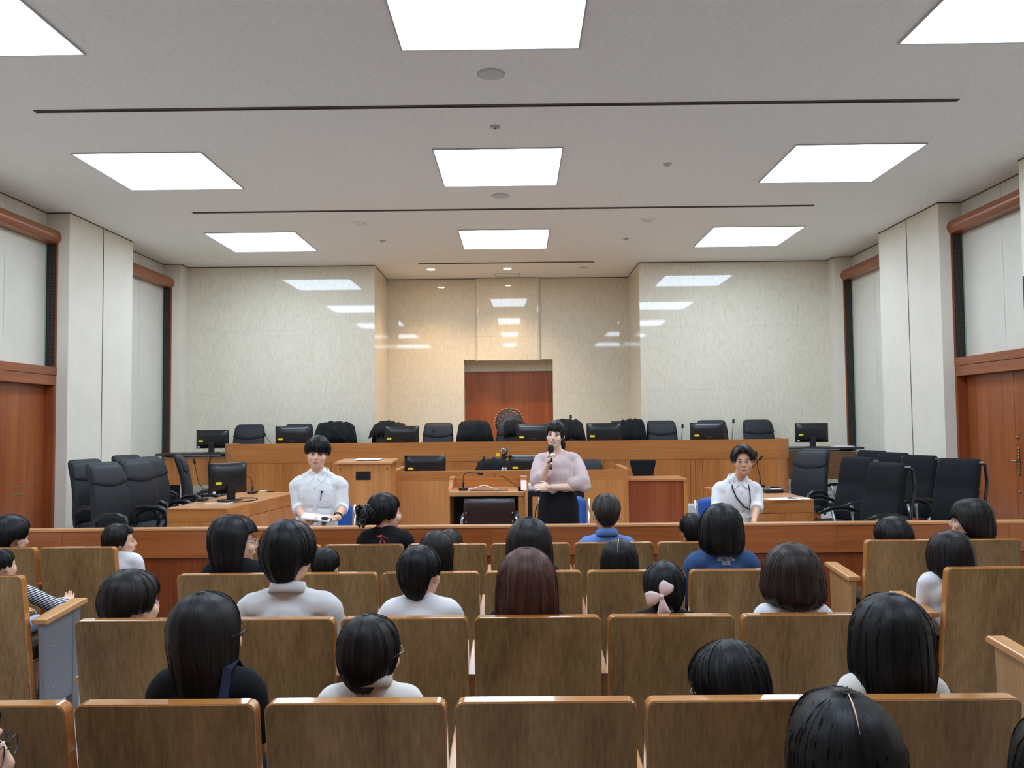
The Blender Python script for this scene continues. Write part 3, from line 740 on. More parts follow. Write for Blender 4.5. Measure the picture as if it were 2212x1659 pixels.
# ------------------------------------------------------------------ monitors
def make_monitor(w, h, name='monitor'):
    t = empty(name); zb = .075
    b = MB(); e = .018
    b.box2((-w/2, 0, zb), (w/2, .028, zb+h)); b.build('casing', 'black_plastic', t, bevel=.006)
    rows = []
    for j in range(7):
        v = -1+2*j/6
        rows.append([(u*(w/2-.004), -.034*(1-abs(u)**8)*(1-abs(v)**6), zb+h/2+v*(h/2-.004)) for u in [-1+2*i/12 for i in range(13)]])
    MB().slab(rows, Vector((0, .02, 0))).build('rear_cover', 'black_plastic', t, True)
    MB().box2((-w/2+.012, .027, zb+.015), (w/2-.012, .0295, zb+h-.012)).build('screen', 'screen', t)
    MB().box2((-w/2+.05, -.036, zb+.105), (-w/2+.115, -.028, zb+.132)).build('sticker', 'yellow_label', t)
    MB().box2((-w/2+.028, -.018, zb+.012), (-w/2+.06, -.010, zb+.034)).build('rating_label', 'paper', t)
    MB().box2((-.045, -.058, .012), (.045, -.028, zb+.10)).build('stand_neck', 'black_plastic', t, bevel=.006)
    MB().lathe([(.13, 0), (.13, .008), (.11, .014), (0, .016)], (0, -.02, 0), 24).build('stand_base', 'black_plastic', t, True)
    MB().box2((-.035, -.036, zb+h*.62), (.035, -.030, zb+h*.68)).build('vent', 'black_matte', t)
    return t
MW = make_monitor(.51, .30); snapshot(MW)
MG = 'black desktop monitors'
first = True
for px, py, Y, z, lb, rz in ((633, 921, 12.1, 1.215, 'on the bench behind the left speaker', 2), (867, 920, 12.1, 1.215, 'on the bench left of the plain chair', -3), (1152, 917, 12.1, 1.215, 'on the bench left of the standing speaker', 1), (1305, 914, 12.1, 1.215, 'on the bench right of the standing speaker', -2), (1529, 913, 12.1, 1.215, 'on the bench above the right speaker', 2), (459, 929, 12.3, 1.22, 'on the left side counter', 4), (1753, 914, 12.3, 1.22, 'on the right side counter', -6), (918, 984, 10.3, .905, 'on the clerk desk left of the camera tripod', 0), (1143, 983, 10.3, .905, 'on the clerk desk behind the standing speaker', 0)):
    p = at(px, py, Y); lab = 'black monitor seen from behind '+lb
    if first: o = MW; o.location = (p.x, Y, z); o.rotation_euler = (0, 0, D(rz)); tag(o, lab, 'monitor', MG); first = False
    else: o = dup(MW, (p.x, Y, z), D(rz), lab)
    sc = (p.z-z)/.375; o.scale = (1 if px not in (459, 1753) else .92, 1, sc)
M2 = make_monitor(.44, .33)
p = atz(498, 1081, .84); M2.location = (p.x-.02, p.y, .84); M2.rotation_euler = (0, 0, D(52)); M2.scale = (1, 1, .97)
tag(M2, 'black monitor turned sideways on the left counsel desk', 'monitor', MG)

# ------------------------------------------------------------------ microphones
def gooseneck(base, pts, lb, foot=True, grp='gooseneck microphones', hr=.013, big=False):
    base = Vector(base); t = empty('gooseneck_microphone', base, 0, lb, 'microphone', grp)
    pts = [Vector(p)-base for p in pts]
    if foot:
        b = MB().prism([(-.045, -.06), (.045, -.06), (.05, .05), (.035, .07), (-.035, .07), (-.05, .05)], 0, .03)
        b.build('foot', 'black_plastic', t, bevel=.008); 
        MB().box2((-.02, .02, .03), (.02, .045, .034)).build('switch', 'grey_plastic', t)
    else: MB().lathe([(.03, 0), (.03, .008), (.012, .014)], n=12).build('foot', 'black_plastic', t, True)
    k = len(pts); cur = []
    for i in range((k-1)*4+1):
        s_ = i/4; j = min(int(s_), k-2); f = s_-j
        p0, p1, p2, p3 = pts[max(j-1, 0)], pts[j], pts[j+1], pts[min(j+2, k-1)]
        cur.append(.5*((2*p1)+(p2-p0)*f+(2*p0-5*p1+4*p2-p3)*f*f+(3*p1-p0-3*p2+p3)*f**3))
    MB().tube(cur, .0042, 6).build('neck', 'black_matte', t, True)
    d = (cur[-1]-cur[-2]).normalized()
    MB().tube([cur[0], cur[0]+(cur[1]-cur[0]).normalized()*.08], .008, 8).build('collar', 'black_plastic', t, True)
    MB().tube([cur[-1]-d*.005, cur[-1]+d*.01, cur[-1]+d*.05, cur[-1]+d*.06], [hr*.6, hr, hr, hr*.5], 10).build('capsule', 'black_matte', t, True)
    return t
DZT = 1.215
def bench_mic(pb, ph, lb, Y=11.95, mid=None):
    b = at(pb[0], pb[1], Y); b.z = DZT
    h = at(ph[0], ph[1], Y); 
    pts = [b+Vector((0, 0, .014)), b+Vector((0, 0, .10)), h.lerp(b, .35)+Vector((0, 0, .03)), h]
    return gooseneck(b, pts, lb, False, hr=.016)
bench_mic((589, 975), (574, 942), 'gooseneck microphone on the bench right of the leftmost chair')
bench_mic((826, 975), (823, 933), 'gooseneck microphone on the bench left of the second monitor')
bench_mic((939, 972), (937, 934), 'gooseneck microphone on the bench before the plain chair')
bench_mic((1062, 970), (1096, 922), 'gooseneck microphone bent before the chair at the niche door')
bench_mic((1233, 965), (1233, 905), 'gooseneck microphone standing above the bench right of the standing speaker')
bench_mic((1472, 965), (1474, 925), 'gooseneck microphone beside the chair right of the stone corner')
bench_mic((1581, 965), (1584, 914), 'gooseneck microphone right of the rightmost bench monitor')
bench_mic((760, 975), (726, 930), 'gooseneck microphone before the jacket behind the left speaker')
b = atz(437, 1082, .84); h = at(421, 1003, b.y)
gooseneck(b, [b+Vector((0, 0, .03)), b+Vector((.0, 0, .14)), b.lerp(h, .5), h], 'gooseneck microphone at the front of the left counsel desk')
b = atz(545, 1066, .84); h = at(531, 1027, b.y)
gooseneck(b, [b+Vector((0, 0, .03)), b+Vector((0, 0, .12)), b+Vector((-.02, 0, .17)), h], 'gooseneck microphone behind the monitor on the left counsel desk')
b = atz(1642, 1052, .84); h = at(1634, 985, b.y)
gooseneck(b, [b+Vector((0, 0, .03)), b+Vector((0, 0, .12)), b.lerp(h, .6), h], 'upright gooseneck microphone behind the right seated speaker')
b = atz(1590, 1050, .84); h = at(1640, 993, b.y)
gooseneck(b, [b+Vector((0, 0, .03)), b+Vector((.02, 0, .10)), b.lerp(h, .6), h], 'slanting gooseneck microphone behind the right seated speaker')
b = Vector((at(1041, 1012, 10.2).x, 10.2, .905)); h = at(1043, 996, 10.2)
gooseneck(b, [b+Vector((-.04, 0, .03)), b+Vector((-.03, 0, .12)), h], 'gooseneck microphone beside the camera tripod on the clerk desk')
b = atz(1000, 1062, .94); b.y = 8.55; b.x = at(1001, 1060, 8.55).x; b.z = .94
h = at(1033, 1023, 8.5)
gooseneck(b, [b+Vector((0, 0, .03)), b+Vector((0, 0, .13)), b+Vector((.012, 0, .165)), b+Vector((.06, 0, .18)), h], 'gooseneck microphone on the witness stand', grp='gooseneck microphones')
o = MB().box2((-.19, -.06, 0), (.19, .07, .012)).build('desk_plate', 'walnut', None, bevel=.003); p = at(1057, 1060, 8.5); o.location = (p.x, 8.5, .9405)
tag(o, 'dark flat plate lying on the witness stand', 'tray')
def cable(name, pts, r, m, lb):
    pts = [Vector(p) for p in pts]; k = len(pts); cur = []
    for i in range((k-1)*6+1):
        s_ = i/6; j = min(int(s_), k-2); f = s_-j
        p0, p1, p2, p3 = pts[max(j-1, 0)], pts[j], pts[j+1], pts[min(j+2, k-1)]
        cur.append(.5*((2*p1)+(p2-p0)*f+(2*p0-5*p1+4*p2-p3)*f*f+(3*p1-p0-3*p2+p3)*f**3))
    return tag(MB().tube(cur, r, 6).build(name, m, None, True), lb, 'cable', 'loose cables')
cable('cable', [(-.36, 8.6, .946), (-.30, 8.70, .948), (-.20, 8.78, .97), (-.10, 8.66, .948), (-.05, 8.62, .946)], .004, 'white_plastic', 'white cable beside the microphone on the witness stand')
cable('cable', [(-.12, 9.795, 1.03), (-.08, 9.4, .99), (-.02, 9.02, 1.05), (.06, 8.8, 1.02), (.17, 8.6, .95)], .004, 'black_matte', 'black cable trailing from the clerk desk to the witness stand')
cable('cable', [(-3.0, 8.35, .845), (-2.9, 8.42, .845), (-2.8, 8.36, .845), (-2.74, 8.46, .845)], .005, 'white_plastic', 'white cable by the microphone on the left counsel desk')
cable('cable', [(-2.95, 8.6, .845), (-2.75, 8.5, .845), (-2.6, 8.7, .845), (-2.66, 8.95, .845), (-2.85, 9.0, .845)], .005, 'black_matte', 'black cable looped on the left counsel desk')
cable('cable', [(-4.3, 12.05, 1.19), (-4.31, 12.0, .95), (-4.25, 12.0, .70), (-4.12, 12.02, PLAT+.006), (-4.3, 11.9, PLAT+.006), (-4.9, 11.8, PLAT+.006)], .012, 'black_matte', 'thick black cable hanging from the left side counter')

# ------------------------------------------------------------------ clerk area: chairs, tripod camera
def clerk_chair(px, Y, lb):
    p = at(px, 1000, Y); o = put(EX, (p.x, Y, WELL), D(180), lb, 'black chairs in the court well'); o.scale = (.86, .86, .86); return p.x
x = clerk_chair(1066, 10.95, 'black chair under a jacket behind the clerk desk'); jacket(x, 10.95, D(180), WELL, 21, 'dark jacket on the chair behind the tripod camera', w=.27, front=.3).scale = (.86, .86, .86)
clerk_chair(1272, 10.95, 'black chair right of the standing speaker behind the clerk desk')
t = empty('task_chair', (at(1393, 1000, 11.0).x, 10.95, WELL), D(180), 'small black chair with flared back behind the red cabinet', 'chair')
R = []
for z, w in ((.58, .13), (.62, .145), (.72, .135), (.80, .14), (.9, .165), (.955, .178), (.975, .165)): R.append(sring(w, .025, -.2-.1*(z-.6), z, e=.3))
loft(R, 'backrest', 'black_fabric', t)
MB().tube([(0, -.02, .40), (0, -.22, .45), (0, -.24, .70)], .02, 8).build('spine', 'black_plastic', t, True)
MB().box2((-.22, -.2, .40), (.22, .22, .46)).build('seat', 'black_fabric', t, bevel=.025, seg=3); chair_base(t)

p = at(1088, 1012, 10.05)
t = empty('tripod', (p.x, 10.42, WELL), 0, 'slim silver camera tripod standing behind the clerk desk', 'tripod')
zt = at(1088, 982, 10.42).z-WELL
MB().tube([(0, 0, .45), (0, 0, zt-.16)], .011, 8).build('column', 'steel', t, True)
MB().tube([(0, 0, zt-.16), (0, 0, zt-.02)], .015, 8).build('upper_column', 'black_plastic', t, True)
MB().ell((0, 0, zt-.03), (.04, .04, .035), 10, 8).build('head', 'black_plastic', t, True)
MB().tube([(.03, 0, zt-.02), (.10, -.05, zt-.03), (.16, -.08, zt-.06)], .007, 6).build('pan_handle', 'black_plastic', t, True)
for k in range(3):
    a = 2*PI*k/3+.5; MB().tube([(.02*math.cos(a), .02*math.sin(a), zt-.16), (.2*math.cos(a), .2*math.sin(a), 0)], [.013, .009], 8).build('leg', 'steel', t, True)
MB().box((-.075, -.02, zt-.0), (.045, .006, .04)).build('tag', 'yellow_label', t)
t = empty('video_camera', (p.x, 10.42, WELL+zt), 0, 'small video camera with silver ring on the tripod', 'camera')
MB().box2((-.035, -.06, .005), (.04, .09, .085)).build('body', 'black_plastic', t, bevel=.012, seg=3)
MB().lathe([(.034, 0), (.036, .02), (.026, .022)], n=20, M=Matrix.Translation((-.004, -.06, .05)) @ Matrix.Rotation(PI/2, 4, 'X')).build('lens_ring', 'chrome', t, True)
MB().lathe([(.0, .01), (.026, .012), (.026, 0)], n=20, M=Matrix.Translation((-.004, -.062, .05)) @ Matrix.Rotation(PI/2, 4, 'X')).build('lens', 'screen', t)
MB().box2((.04, -.05, .02), (.052, .06, .085)).build('side_screen', 'chrome', t, bevel=.003)
MB().box2((-.02, -.04, -.012), (.02, .04, .006)).build('plate', 'black_matte', t)

# ------------------------------------------------------------------ witness chair, cart, stacking chairs
p = at(1057, 1079, 7.75); zt = p.z-WELL
t = empty('witness_chair', (p.x, 7.75, WELL), 0, 'brown leather chair with chrome frame facing the witness stand', 'chair')
R = []
for z, w, th in ((zt-.36, .20, .02), (zt-.34, .235, .032), (zt-.1, .24, .034), (zt-.03, .238, .032), (zt-.008, .23, .024), (zt, .21, .01)): R.append(sring(w, th, .0, z, e=.25))
loft(R, 'backrest', 'brown_leather', t)
MB().box2((-.24, .0, .40), (.24, .46, .47)).build('seat', 'brown_leather', t, bevel=.02, seg=3)
for sg in (-1, 1):
    MB().tube([(sg*.255, -.05, 0), (sg*.255, -.035, zt-.18), (sg*.24, -.03, zt-.16)], .013, 8).build('leg', 'chrome', t, True)
    MB().tube([(sg*.255, .42, 0), (sg*.255, .42, .62)], .013, 8).build('leg', 'chrome', t, True)
    MB().tube([(sg*.255, -.03, .62), (sg*.255, .44, .62)], .018, 8).build('armrest', 'black_plastic', t, True)
    for zz in (zt-.12, zt-.2): MB().ell((sg*.215, -.035, zz), (.008, .005, .008), 8, 6).build('rivet', 'chrome', t, True)
MB().tube([(-.235, .0, zt-.002), (.235, .0, zt-.002)], .008, 8).build('top_piping', 'brown_leather', t, True)

p = at(1141, 1060, 8.25); q = at(1262, 1060, 8.25)
t = empty('equipment_cart', ((p.x+q.x)/2, 8.25, WELL), 0, 'black equipment cart behind the standing speaker', 'cart'); hw = (q.x-p.x)/2; zt = p.z-WELL
MB().box2((-hw, 0, zt-.06), (hw, .4, zt)).build('top_shelf', 'black_plastic', t, bevel=.006)
MB().box2((-hw, 0, .25), (hw, .4, .28)).build('lower_shelf', 'black_plastic', t)
for sx in (-1, 1):
    for y in (.03, .37): MB().box2((sx*(hw-.02)-.022, y-.022, .06), (sx*(hw-.02)+.022, y+.022, zt-.06)).build('post', 'black_plastic', t)
for sx in (-1, 1):
    for y in (.03, .37): MB().tube([(sx*(hw-.02)-.012, y, .03), (sx*(hw-.02)+.012, y, .03)], .03, 10).build('caster', 'black_matte', t, True)
o = MB().box2((0, 0, 0), (.16, .2, .06)).build('projector', 'white_plastic', None, bevel=.012, seg=3); o.location = (p.x+.005, 8.28, p.z+.0005); tag(o, 'pale boxy projector on the black cart', 'projector')
cable('cable', [(p.x+.12, 8.24, p.z-.05), (p.x+.10, 8.2, p.z-.12), (p.x+.07, 8.2, p.z-.2), (p.x+.06, 8.23, p.z-.4)], .006, 'black_matte', 'black cable hanging from the equipment cart')

def make_stacking():
    t = empty('stacking_chair')
    rows = []
    for j in range(7):
        z = .50+.30*j/6
        rows.append([(u*(.215-.01*(j/6)**4), -.20-.06*j/6-.03*(1-u*u), z-.03*(abs(u)**6)*(1 if j == 6 else 0)) for u in [-1+2*i/10 for i in range(11)]])
    MB().slab(rows, Vector((0, -.014, 0))).build('backrest', 'blue_plastic', t, True)
    MB().box2((-.22, -.18, .425), (.22, .22, .455)).build('seat', 'blue_plastic', t, bevel=.012, seg=3)
    for sg in (-1, 1):
        MB().tube([(sg*.235, -.26, 0), (sg*.235, -.21, .42), (sg*.235, -.255, .78)], .012, 8).build('rear_leg', 'chrome', t, True)
        MB().tube([(sg*.235, .22, 0), (sg*.235, .20, .43), (sg*.235, -.19, .43)], .012, 8).build('front_leg', 'chrome', t, True)
    return t
SC = make_stacking(); snapshot(SC)
SG = 'blue stacking chairs of the speakers'
SPK = {'man1': (at(688, 1000, 7.15).x, 7.15), 'woman': (at(1212, 1000, 7.45).x, 7.45), 'man2': (at(1588, 1000, 7.25).x, 7.25)}
SC.location = (SPK['man1'][0], 7.22, WELL); SC.rotation_euler = (0, 0, D(176)); tag(SC, 'blue stacking chair with silver frame under the left seated speaker', 'chair', SG)
dup(SC, (SPK['woman'][0], 7.62, WELL), D(170), 'blue stacking chair with silver frame behind the standing woman')
dup(SC, (SPK['man2'][0]-.02, 7.36, WELL), D(186), 'blue stacking chair with silver frame under the right seated speaker')

# ------------------------------------------------------------------ papers and small things on the desks
def sheet(px, py, z, w, d, rz, lb, h=.004, m='paper', name='document', cat='paper'):
    p = atz(px, py, z); o = MB().box2((-w/2, -d/2, 0), (w/2, d/2, h)).build(name, m); o.location = (p.x, p.y, z+.0008); o.rotation_euler = (0, 0, D(rz)); return tag(o, lb, cat)
sheet(1690, 1078, .84, .30, .21, 8, 'white papers on the front of the right counsel desk')
sheet(1725, 1077, .84, .21, .15, -14, 'white paper sheet at the outer corner of the right counsel desk')
p = atz(1668, 1064, .84)
t = empty('recorder', (p.x, p.y, .8405), D(4), 'black recorder with white label on the right counsel desk', 'recorder')
MB().box2((-.10, -.07, 0), (.10, .07, .04)).build('case', 'black_plastic', t, bevel=.006); MB().box2((-.02, -.05, .04), (.09, .05, .043)).build('label', 'paper', t)
sheet(1640, 1069, .84, .06, .05, 10, 'small teal pad beside the recorder on the right counsel desk', .012, 'teal', 'note_pad', 'note pad')
sheet(569, 1061, .84, .08, .03, 12, 'white pen case on the far end of the left counsel desk', .01, 'white_plastic', 'pen_case', 'case')
sheet(583, 1063, .84, .09, .02, 25, 'black pen on the far end of the left counsel desk', .01, 'black_plastic', 'pen', 'pen')
p = at(1820, 964, 12.3); o = MB().box2((-.14, -.1, 0), (.14, .1, .012)).build('document', 'paper'); o.location = (p.x, 12.3, 1.2208); tag(o, 'white papers on the dark right side counter', 'paper')

# ------------------------------------------------------------------ people
mat('skin', (240, 190, 160), .5, spec=.35, noise_amt=.05, nscale=25)
mat('skin_pale', (252, 212, 188), .48, spec=.35, noise_amt=.04, nscale=25)
mat('skin_tan', (228, 172, 140), .5, spec=.35, noise_amt=.05, nscale=25)
mat('lips', (198, 120, 112), .45); mat('eye_white', (228, 222, 216), .3); mat('iris', (28, 20, 16), .2); mat('brow', (44, 34, 30), .8)
def hairmat(name, rgb, rough=.40):
    # strands: noise drawn out along the flow of the hair, stored on the mesh as (azimuth, azimuth, length)
    m = mat(name, rgb, rough, spec=.22); nt = m.node_tree; b = nt.nodes['Principled BSDF']; c = s2l(rgb)
    at_ = nt.nodes.new('ShaderNodeAttribute'); at_.attribute_name = 'flow'
    def nz(k, z):
        mp = nt.nodes.new('ShaderNodeMapping'); mp.inputs['Scale'].default_value = (k, k, z); nt.links.new(at_.outputs['Vector'], mp.inputs[0])
        n = nt.nodes.new('ShaderNodeTexNoise'); n.inputs['Scale'].default_value = 1; n.inputs['Detail'].default_value = 3
        nt.links.new(mp.outputs[0], n.inputs['Vector']); return n
    n1 = nz(38, 2.0); n2 = nz(9, 1.6)
    r = nt.nodes.new('ShaderNodeValToRGB'); r.color_ramp.elements[0].position = .32; r.color_ramp.elements[1].position = .72
    r.color_ramp.elements[0].color = tuple(x*.6 for x in c)+(1,); r.color_ramp.elements[1].color = tuple(min(1, x*1.6+.002) for x in c)+(1,)
    nt.links.new(n2.outputs[0], r.inputs[0]); nt.links.new(r.outputs[0], b.inputs['Base Color'])
    bp = nt.nodes.new('ShaderNodeBump'); bp.inputs['Strength'].default_value = .4; bp.inputs['Distance'].default_value = .0018
    nt.links.new(n1.outputs[0], bp.inputs['Height']); nt.links.new(bp.outputs[0], b.inputs['Normal'])
    return name
hairmat('hair_black', (25, 23, 23)); hairmat('hair_dark', (33, 27, 25)); hairmat('hair_brown', (76, 46, 37)); hairmat('hair_chestnut', (45, 31, 26)); hairmat('hair_grey', (54, 48, 43))
mat('cloth_white', (238, 235, 234), .85, spec=.2); mat('cloth_offwhite', (234, 226, 216), .85, spec=.2); mat('cloth_grey', (222, 217, 214), .85, spec=.2)
mat('cloth_black', (28, 28, 31), .85, spec=.2); mat('cloth_blue', (104, 140, 200), .85, spec=.2); mat('cloth_knit', (66, 92, 134), .9, spec=.15, bump=.3, bscale=300)
mat('cloth_mauve', (214, 191, 187), .7, spec=.25); mat('cloth_navy', (36, 40, 58), .8, spec=.2); mat('denim', (96, 116, 150), .9, spec=.1); mat('cloth_pale_blue', (172, 196, 228), .85, spec=.2)
mat('skirt_black', (22, 22, 25), .8, spec=.2); mat('ribbon_pink', (246, 214, 206), .7); mat('ribbon_red', (176, 44, 52), .6); mat('shoe', (34, 30, 30), .5); mat('beige', (205, 186, 150), .7)
def striped(name):
    m = mat(name, (230, 230, 232), .85, spec=.2); nt = m.node_tree; b = nt.nodes['Principled BSDF']
    tc = nt.nodes.new('ShaderNodeTexCoord'); mp = nt.nodes.new('ShaderNodeMapping'); mp.inputs['Rotation'].default_value = (0, .5, 0)
    wv = nt.nodes.new('ShaderNodeTexWave'); wv.bands_direction = 'Z'; wv.inputs['Scale'].default_value = 26; wv.inputs['Distortion'].default_value = .6
    r = nt.nodes.new('ShaderNodeValToRGB'); r.color_ramp.interpolation = 'CONSTANT'
    r.color_ramp.elements[0].color = s2l((228, 230, 230))+(1,); r.color_ramp.elements[1].color = s2l((48, 56, 66))+(1,); r.color_ramp.elements[1].position = .5
    nt.links.new(tc.outputs['Object'], mp.inputs[0]); nt.links.new(mp.outputs[0], wv.inputs[0]); nt.links.new(wv.outputs[0], r.inputs[0]); nt.links.new(r.outputs[0], b.inputs['Base Color'])
striped('cloth_striped')

SCR = bpy.data.scenes.new('scratch')
def remesh(mb, vox, it=4, disp=None):
    me = mb.mesh('tmp', None, False, False); ob = bpy.data.objects.new('tmp', me); SCR.collection.objects.link(ob)
    r = ob.modifiers.new('r', 'REMESH'); r.mode = 'VOXEL'; r.voxel_size = vox
    s_ = ob.modifiers.new('s', 'SMOOTH'); s_.iterations = it; s_.factor = .5
    SCR.view_layers[0].update(); dg = SCR.view_layers[0].depsgraph; ev = ob.evaluated_get(dg); m2 = ev.to_mesh(); out = MB()
    if disp:
        for v in m2.vertices:
            c = Vector(v.co); n = v.normal; q = c*disp[1]
            d = noise.noise(Vector((q.x, q.y, q.z*.45)))*.6+noise.noise(Vector((q.x*2.1+5, q.y*2.1, q.z*1.1)))*.4
            out.v.append(tuple(c+n*(d*disp[0])))
    else: out.v = [tuple(v.co) for v in m2.vertices]
    out.f = [tuple(p.vertices) for p in m2.polygons]
    ev.to_mesh_clear(); bpy.data.objects.remove(ob); bpy.data.meshes.remove(me)
    return out
def xf(mb, M): mb.v = [tuple(M @ Vector(p)) for p in mb.v]; return mb
def torso_unit(inf, sw, fem=False, slope=0.0):
    b = MB()
    b.ell((0, 0, .085), (.165+inf, .125+inf, .105+inf), 16, 10)
    b.ell((0, .0, .23), ((.125 if fem else .145)+inf, .105+inf, .17+inf), 16, 10)
    b.ell((0, -.005, .41), (.155*sw**.5+inf, .108+inf, .17+inf), 16, 10)
    b.cap((-.135*sw, -.015, .525-slope), (.135*sw, -.015, .525-slope), .056+inf)
    b.cap((-.09*sw, -.02, .55-slope*.7), (.0, -.02, .595), .042+inf); b.cap((.09*sw, -.02, .55-slope*.7), (.0, -.02, .595), .042+inf)
    if fem: 
        for sg in (-1, 1): b.ell((sg*.065, .085, .40), (.06+inf, .045+inf, .055+inf))
    return b
def head_prims(jaw=1.0):
    b = MB()
    b.ell((0, -.012, .022), (.075, .094, .093), 20, 14)
    b.ell((0, .032, -.035), (.062*jaw, .060, .076), 16, 12)
    b.ell((0, .066, -.088), (.026, .022, .02)); b.ell((0, .045, -.07), (.050*jaw, .04, .036))
    b.cap((0, .090, .012), (0, .106, -.026), .0075, .0115); b.ell((0, .097, -.034), (.017, .012, .009))
    for sg in (-1, 1):
        b.ell((sg*.038*jaw, .062, -.03), (.027, .026, .026)); b.ell((sg*.028, .074, .022), (.022, .009, .008))
        b.ell((sg*.076, -.006, -.012), (.009, .018, .029), 10, 8); b.ell((sg*.079, -.012, .002), (.007, .016, .017))
    b.cap((-.014, .089, -.058), (.014, .089, -.058), .009)
    return b
def hand_mb(W, fwd, up, lat, curl, sc=1.0, spread=1.0, thumb=None):
    """palm, four fingers of unequal length bent at the knuckles, thumb from the side of the palm"""
    W, fwd, up, lat = Vector(W), Vector(fwd).normalized(), Vector(up).normalized(), Vector(lat).normalized()
    b = MB(); R3 = Matrix((lat, fwd, up)).transposed().to_4x4()
    b.ell((0, 0, 0), (.041*sc, .052*sc, .017*sc), 14, 8, Matrix.Translation(W+fwd*.048*sc) @ R3)
    b.cap(W-fwd*.02*sc, W+fwd*.03*sc, .025*sc, .026*sc)
    for i, (o, L) in enumerate(((.030, .072), (.010, .082), (-.010, .076), (-.029, .058))):
        p = W+fwd*(.086-.004*abs(i-1.3))*sc+lat*o*sc*spread; d = fwd.copy(); r = .0088*sc
        for k in range(3):
            ang = curl*(.8 if k == 0 else 1.0); d = (Matrix.Rotation(-ang, 3, lat) @ d).normalized()
            e = p+d*L*sc*(.44, .32, .24)[k]; b.cap(p, e, r, r*.92, 8); p = e; r *= .9
    p = W+fwd*.022*sc+lat*.034*sc; d = thumb if thumb is not None else (fwd*.75+lat*.6-up*.25)
    d = Vector(d).normalized(); e = p+d*.038*sc; b.cap(p, e, .0125*sc, .0105*sc, 8)
    d2 = (d+fwd*.5-lat*.35).normalized(); b.cap(e, e+d2*.03*sc, .0102*sc, .0085*sc, 8)
    return b
def join(*ms):
    o = MB()
    for m in ms: o.add(m.v, m.f)
    return o

# hair: curves fall from the crown over the skull and, for long hair, on downwards; one shell plus single locks
class Hair:
    def __init__(s, kind='short', th=.018, back=-.085, side=-.02, front=.05, flare=.04, curl=.08, amp=.03, seed=1, crown=-.02, a0=48, a1=72, a2=138, a1b=None, tip=.012, spike=0, ypull=.25, nape=.15):
        s.__dict__.update(locals()); s.rx = .075+th; s.ry = .094+th; s.rz = .093+th*.9; s.cy = -.012; s.cz = .022; s.a1b = s.a1b or (108 if kind == 'short' else s.a1)
    def zend(s, a):
        d = abs((math.degrees(a)+180) % 360-180)
        def sm(t): t = min(1, max(0, t)); return t*t*(3-2*t)
        if d < s.a1: return s.front+(s.side-s.front)*sm((d-s.a0)/(s.a1-s.a0))
        return s.side+(s.back-s.side)*sm((d-s.a1b)/max(10, s.a2-s.a1b))
    def pt(s, a, t, off=0.0, drop=0.0):
        ze = s.zend(a)-s.cz-drop-s.tip*.8*noise.noise(Vector((math.sin(a)*7, math.cos(a)*7+s.seed, 3.3))); rx, ry, rz = s.rx+off, s.ry+off, s.rz+off
        if ze >= 0:
            th = t*math.acos(min(1, ze/rz)); ro, z = math.sin(th), rz*math.cos(th)
        else:
            L1 = PI/2*.1; tA = L1/(L1-ze)
            if t < tA: th = t/tA*PI/2; ro, z = math.sin(th), rz*math.cos(th)
            else:
                f = (t-tA)/(1-tA); z = ze*f
                if s.kind == 'short': ro = math.sqrt(max(.3, 1-(z/s.nape)**2))
                elif s.kind == 'bob': ro = 1+s.flare*math.sin(PI*min(1, f*.8))-s.curl*f**4
                else: ro = 1+s.flare*math.sin(PI*f)-.10*min(1, -z/.25)-s.curl*f**4
        n = 1+s.amp*noise.noise(Vector((math.sin(a)*3.2+s.seed, math.cos(a)*3.2, t*1.3)))+s.amp*.22*noise.noise(Vector((math.sin(a)*9, math.cos(a)*9+s.seed, t*.8)))*min(1, t*2)
        x = rx*ro*math.sin(a)*n; y = ry*ro*math.cos(a)*n
        if s.kind == 'long' and z < -.04 and y < 0: y *= 1-s.ypull*min(1, (-z-.04)/.15)
        if s.kind == 'short':
            f = max(0, (t-.55)/.45); k = 1-s.th*.45*f*f/s.rx; x *= k; y *= k
        ca = s.crown*max(0, 1-t*2.2)
        return Vector((x, y+s.cy+ca, z+s.cz))
    def shell(s, na=72, nt=15):
        b = MB(); rows = []
        for k in range(nt):
            t = max(.02, k/(nt-1)); rows.append([s.pt(2*PI*i/na, t) for i in range(na)])
        inn = []
        for k in range(nt-1, -1, -1):
            t = max(.02, k/(nt-1)); inn.append([s.pt(2*PI*i/na, t, -.013) for i in range(na)])
        b.grid(rows+inn, True); n = len(rows+inn)
        b.f += [tuple(range(na)), tuple(range((n-1)*na, n*na))[::-1]]
        return b
    def locks(s, n=260, r=.0010):
        rnd = random.Random(s.seed*13+5); b = MB(); s.lc = []
        for _ in range(n):
            a = rnd.uniform(0, 2*PI); t0 = rnd.uniform(.05, .75); t1 = 1.0 if rnd.random() < .75 else rnd.uniform(t0+.3, 1.0); t1 = min(t1, 1)
            da = rnd.uniform(-.10, .10); dr = rnd.uniform(-.3, 1)*s.tip if t1 == 1 else 0; k = 7; off = rnd.uniform(.0, .0028)
            P = [s.pt(a+da*(i/(k-1))**1.5, t0+(t1-t0)*i/(k-1), off-.001+(s.spike*rnd.random()*(i/(k-1))**2), dr) for i in range(k)]
            rr = r*rnd.uniform(.6, 1.3)
            b.tube(P, [rr*.3]+[rr]*(k-2)+[rr*.15], 3, False); s.lc += [(math.sin(a)*1.1+.3, math.cos(a)*1.1, .5)]*(k*3)
        return b
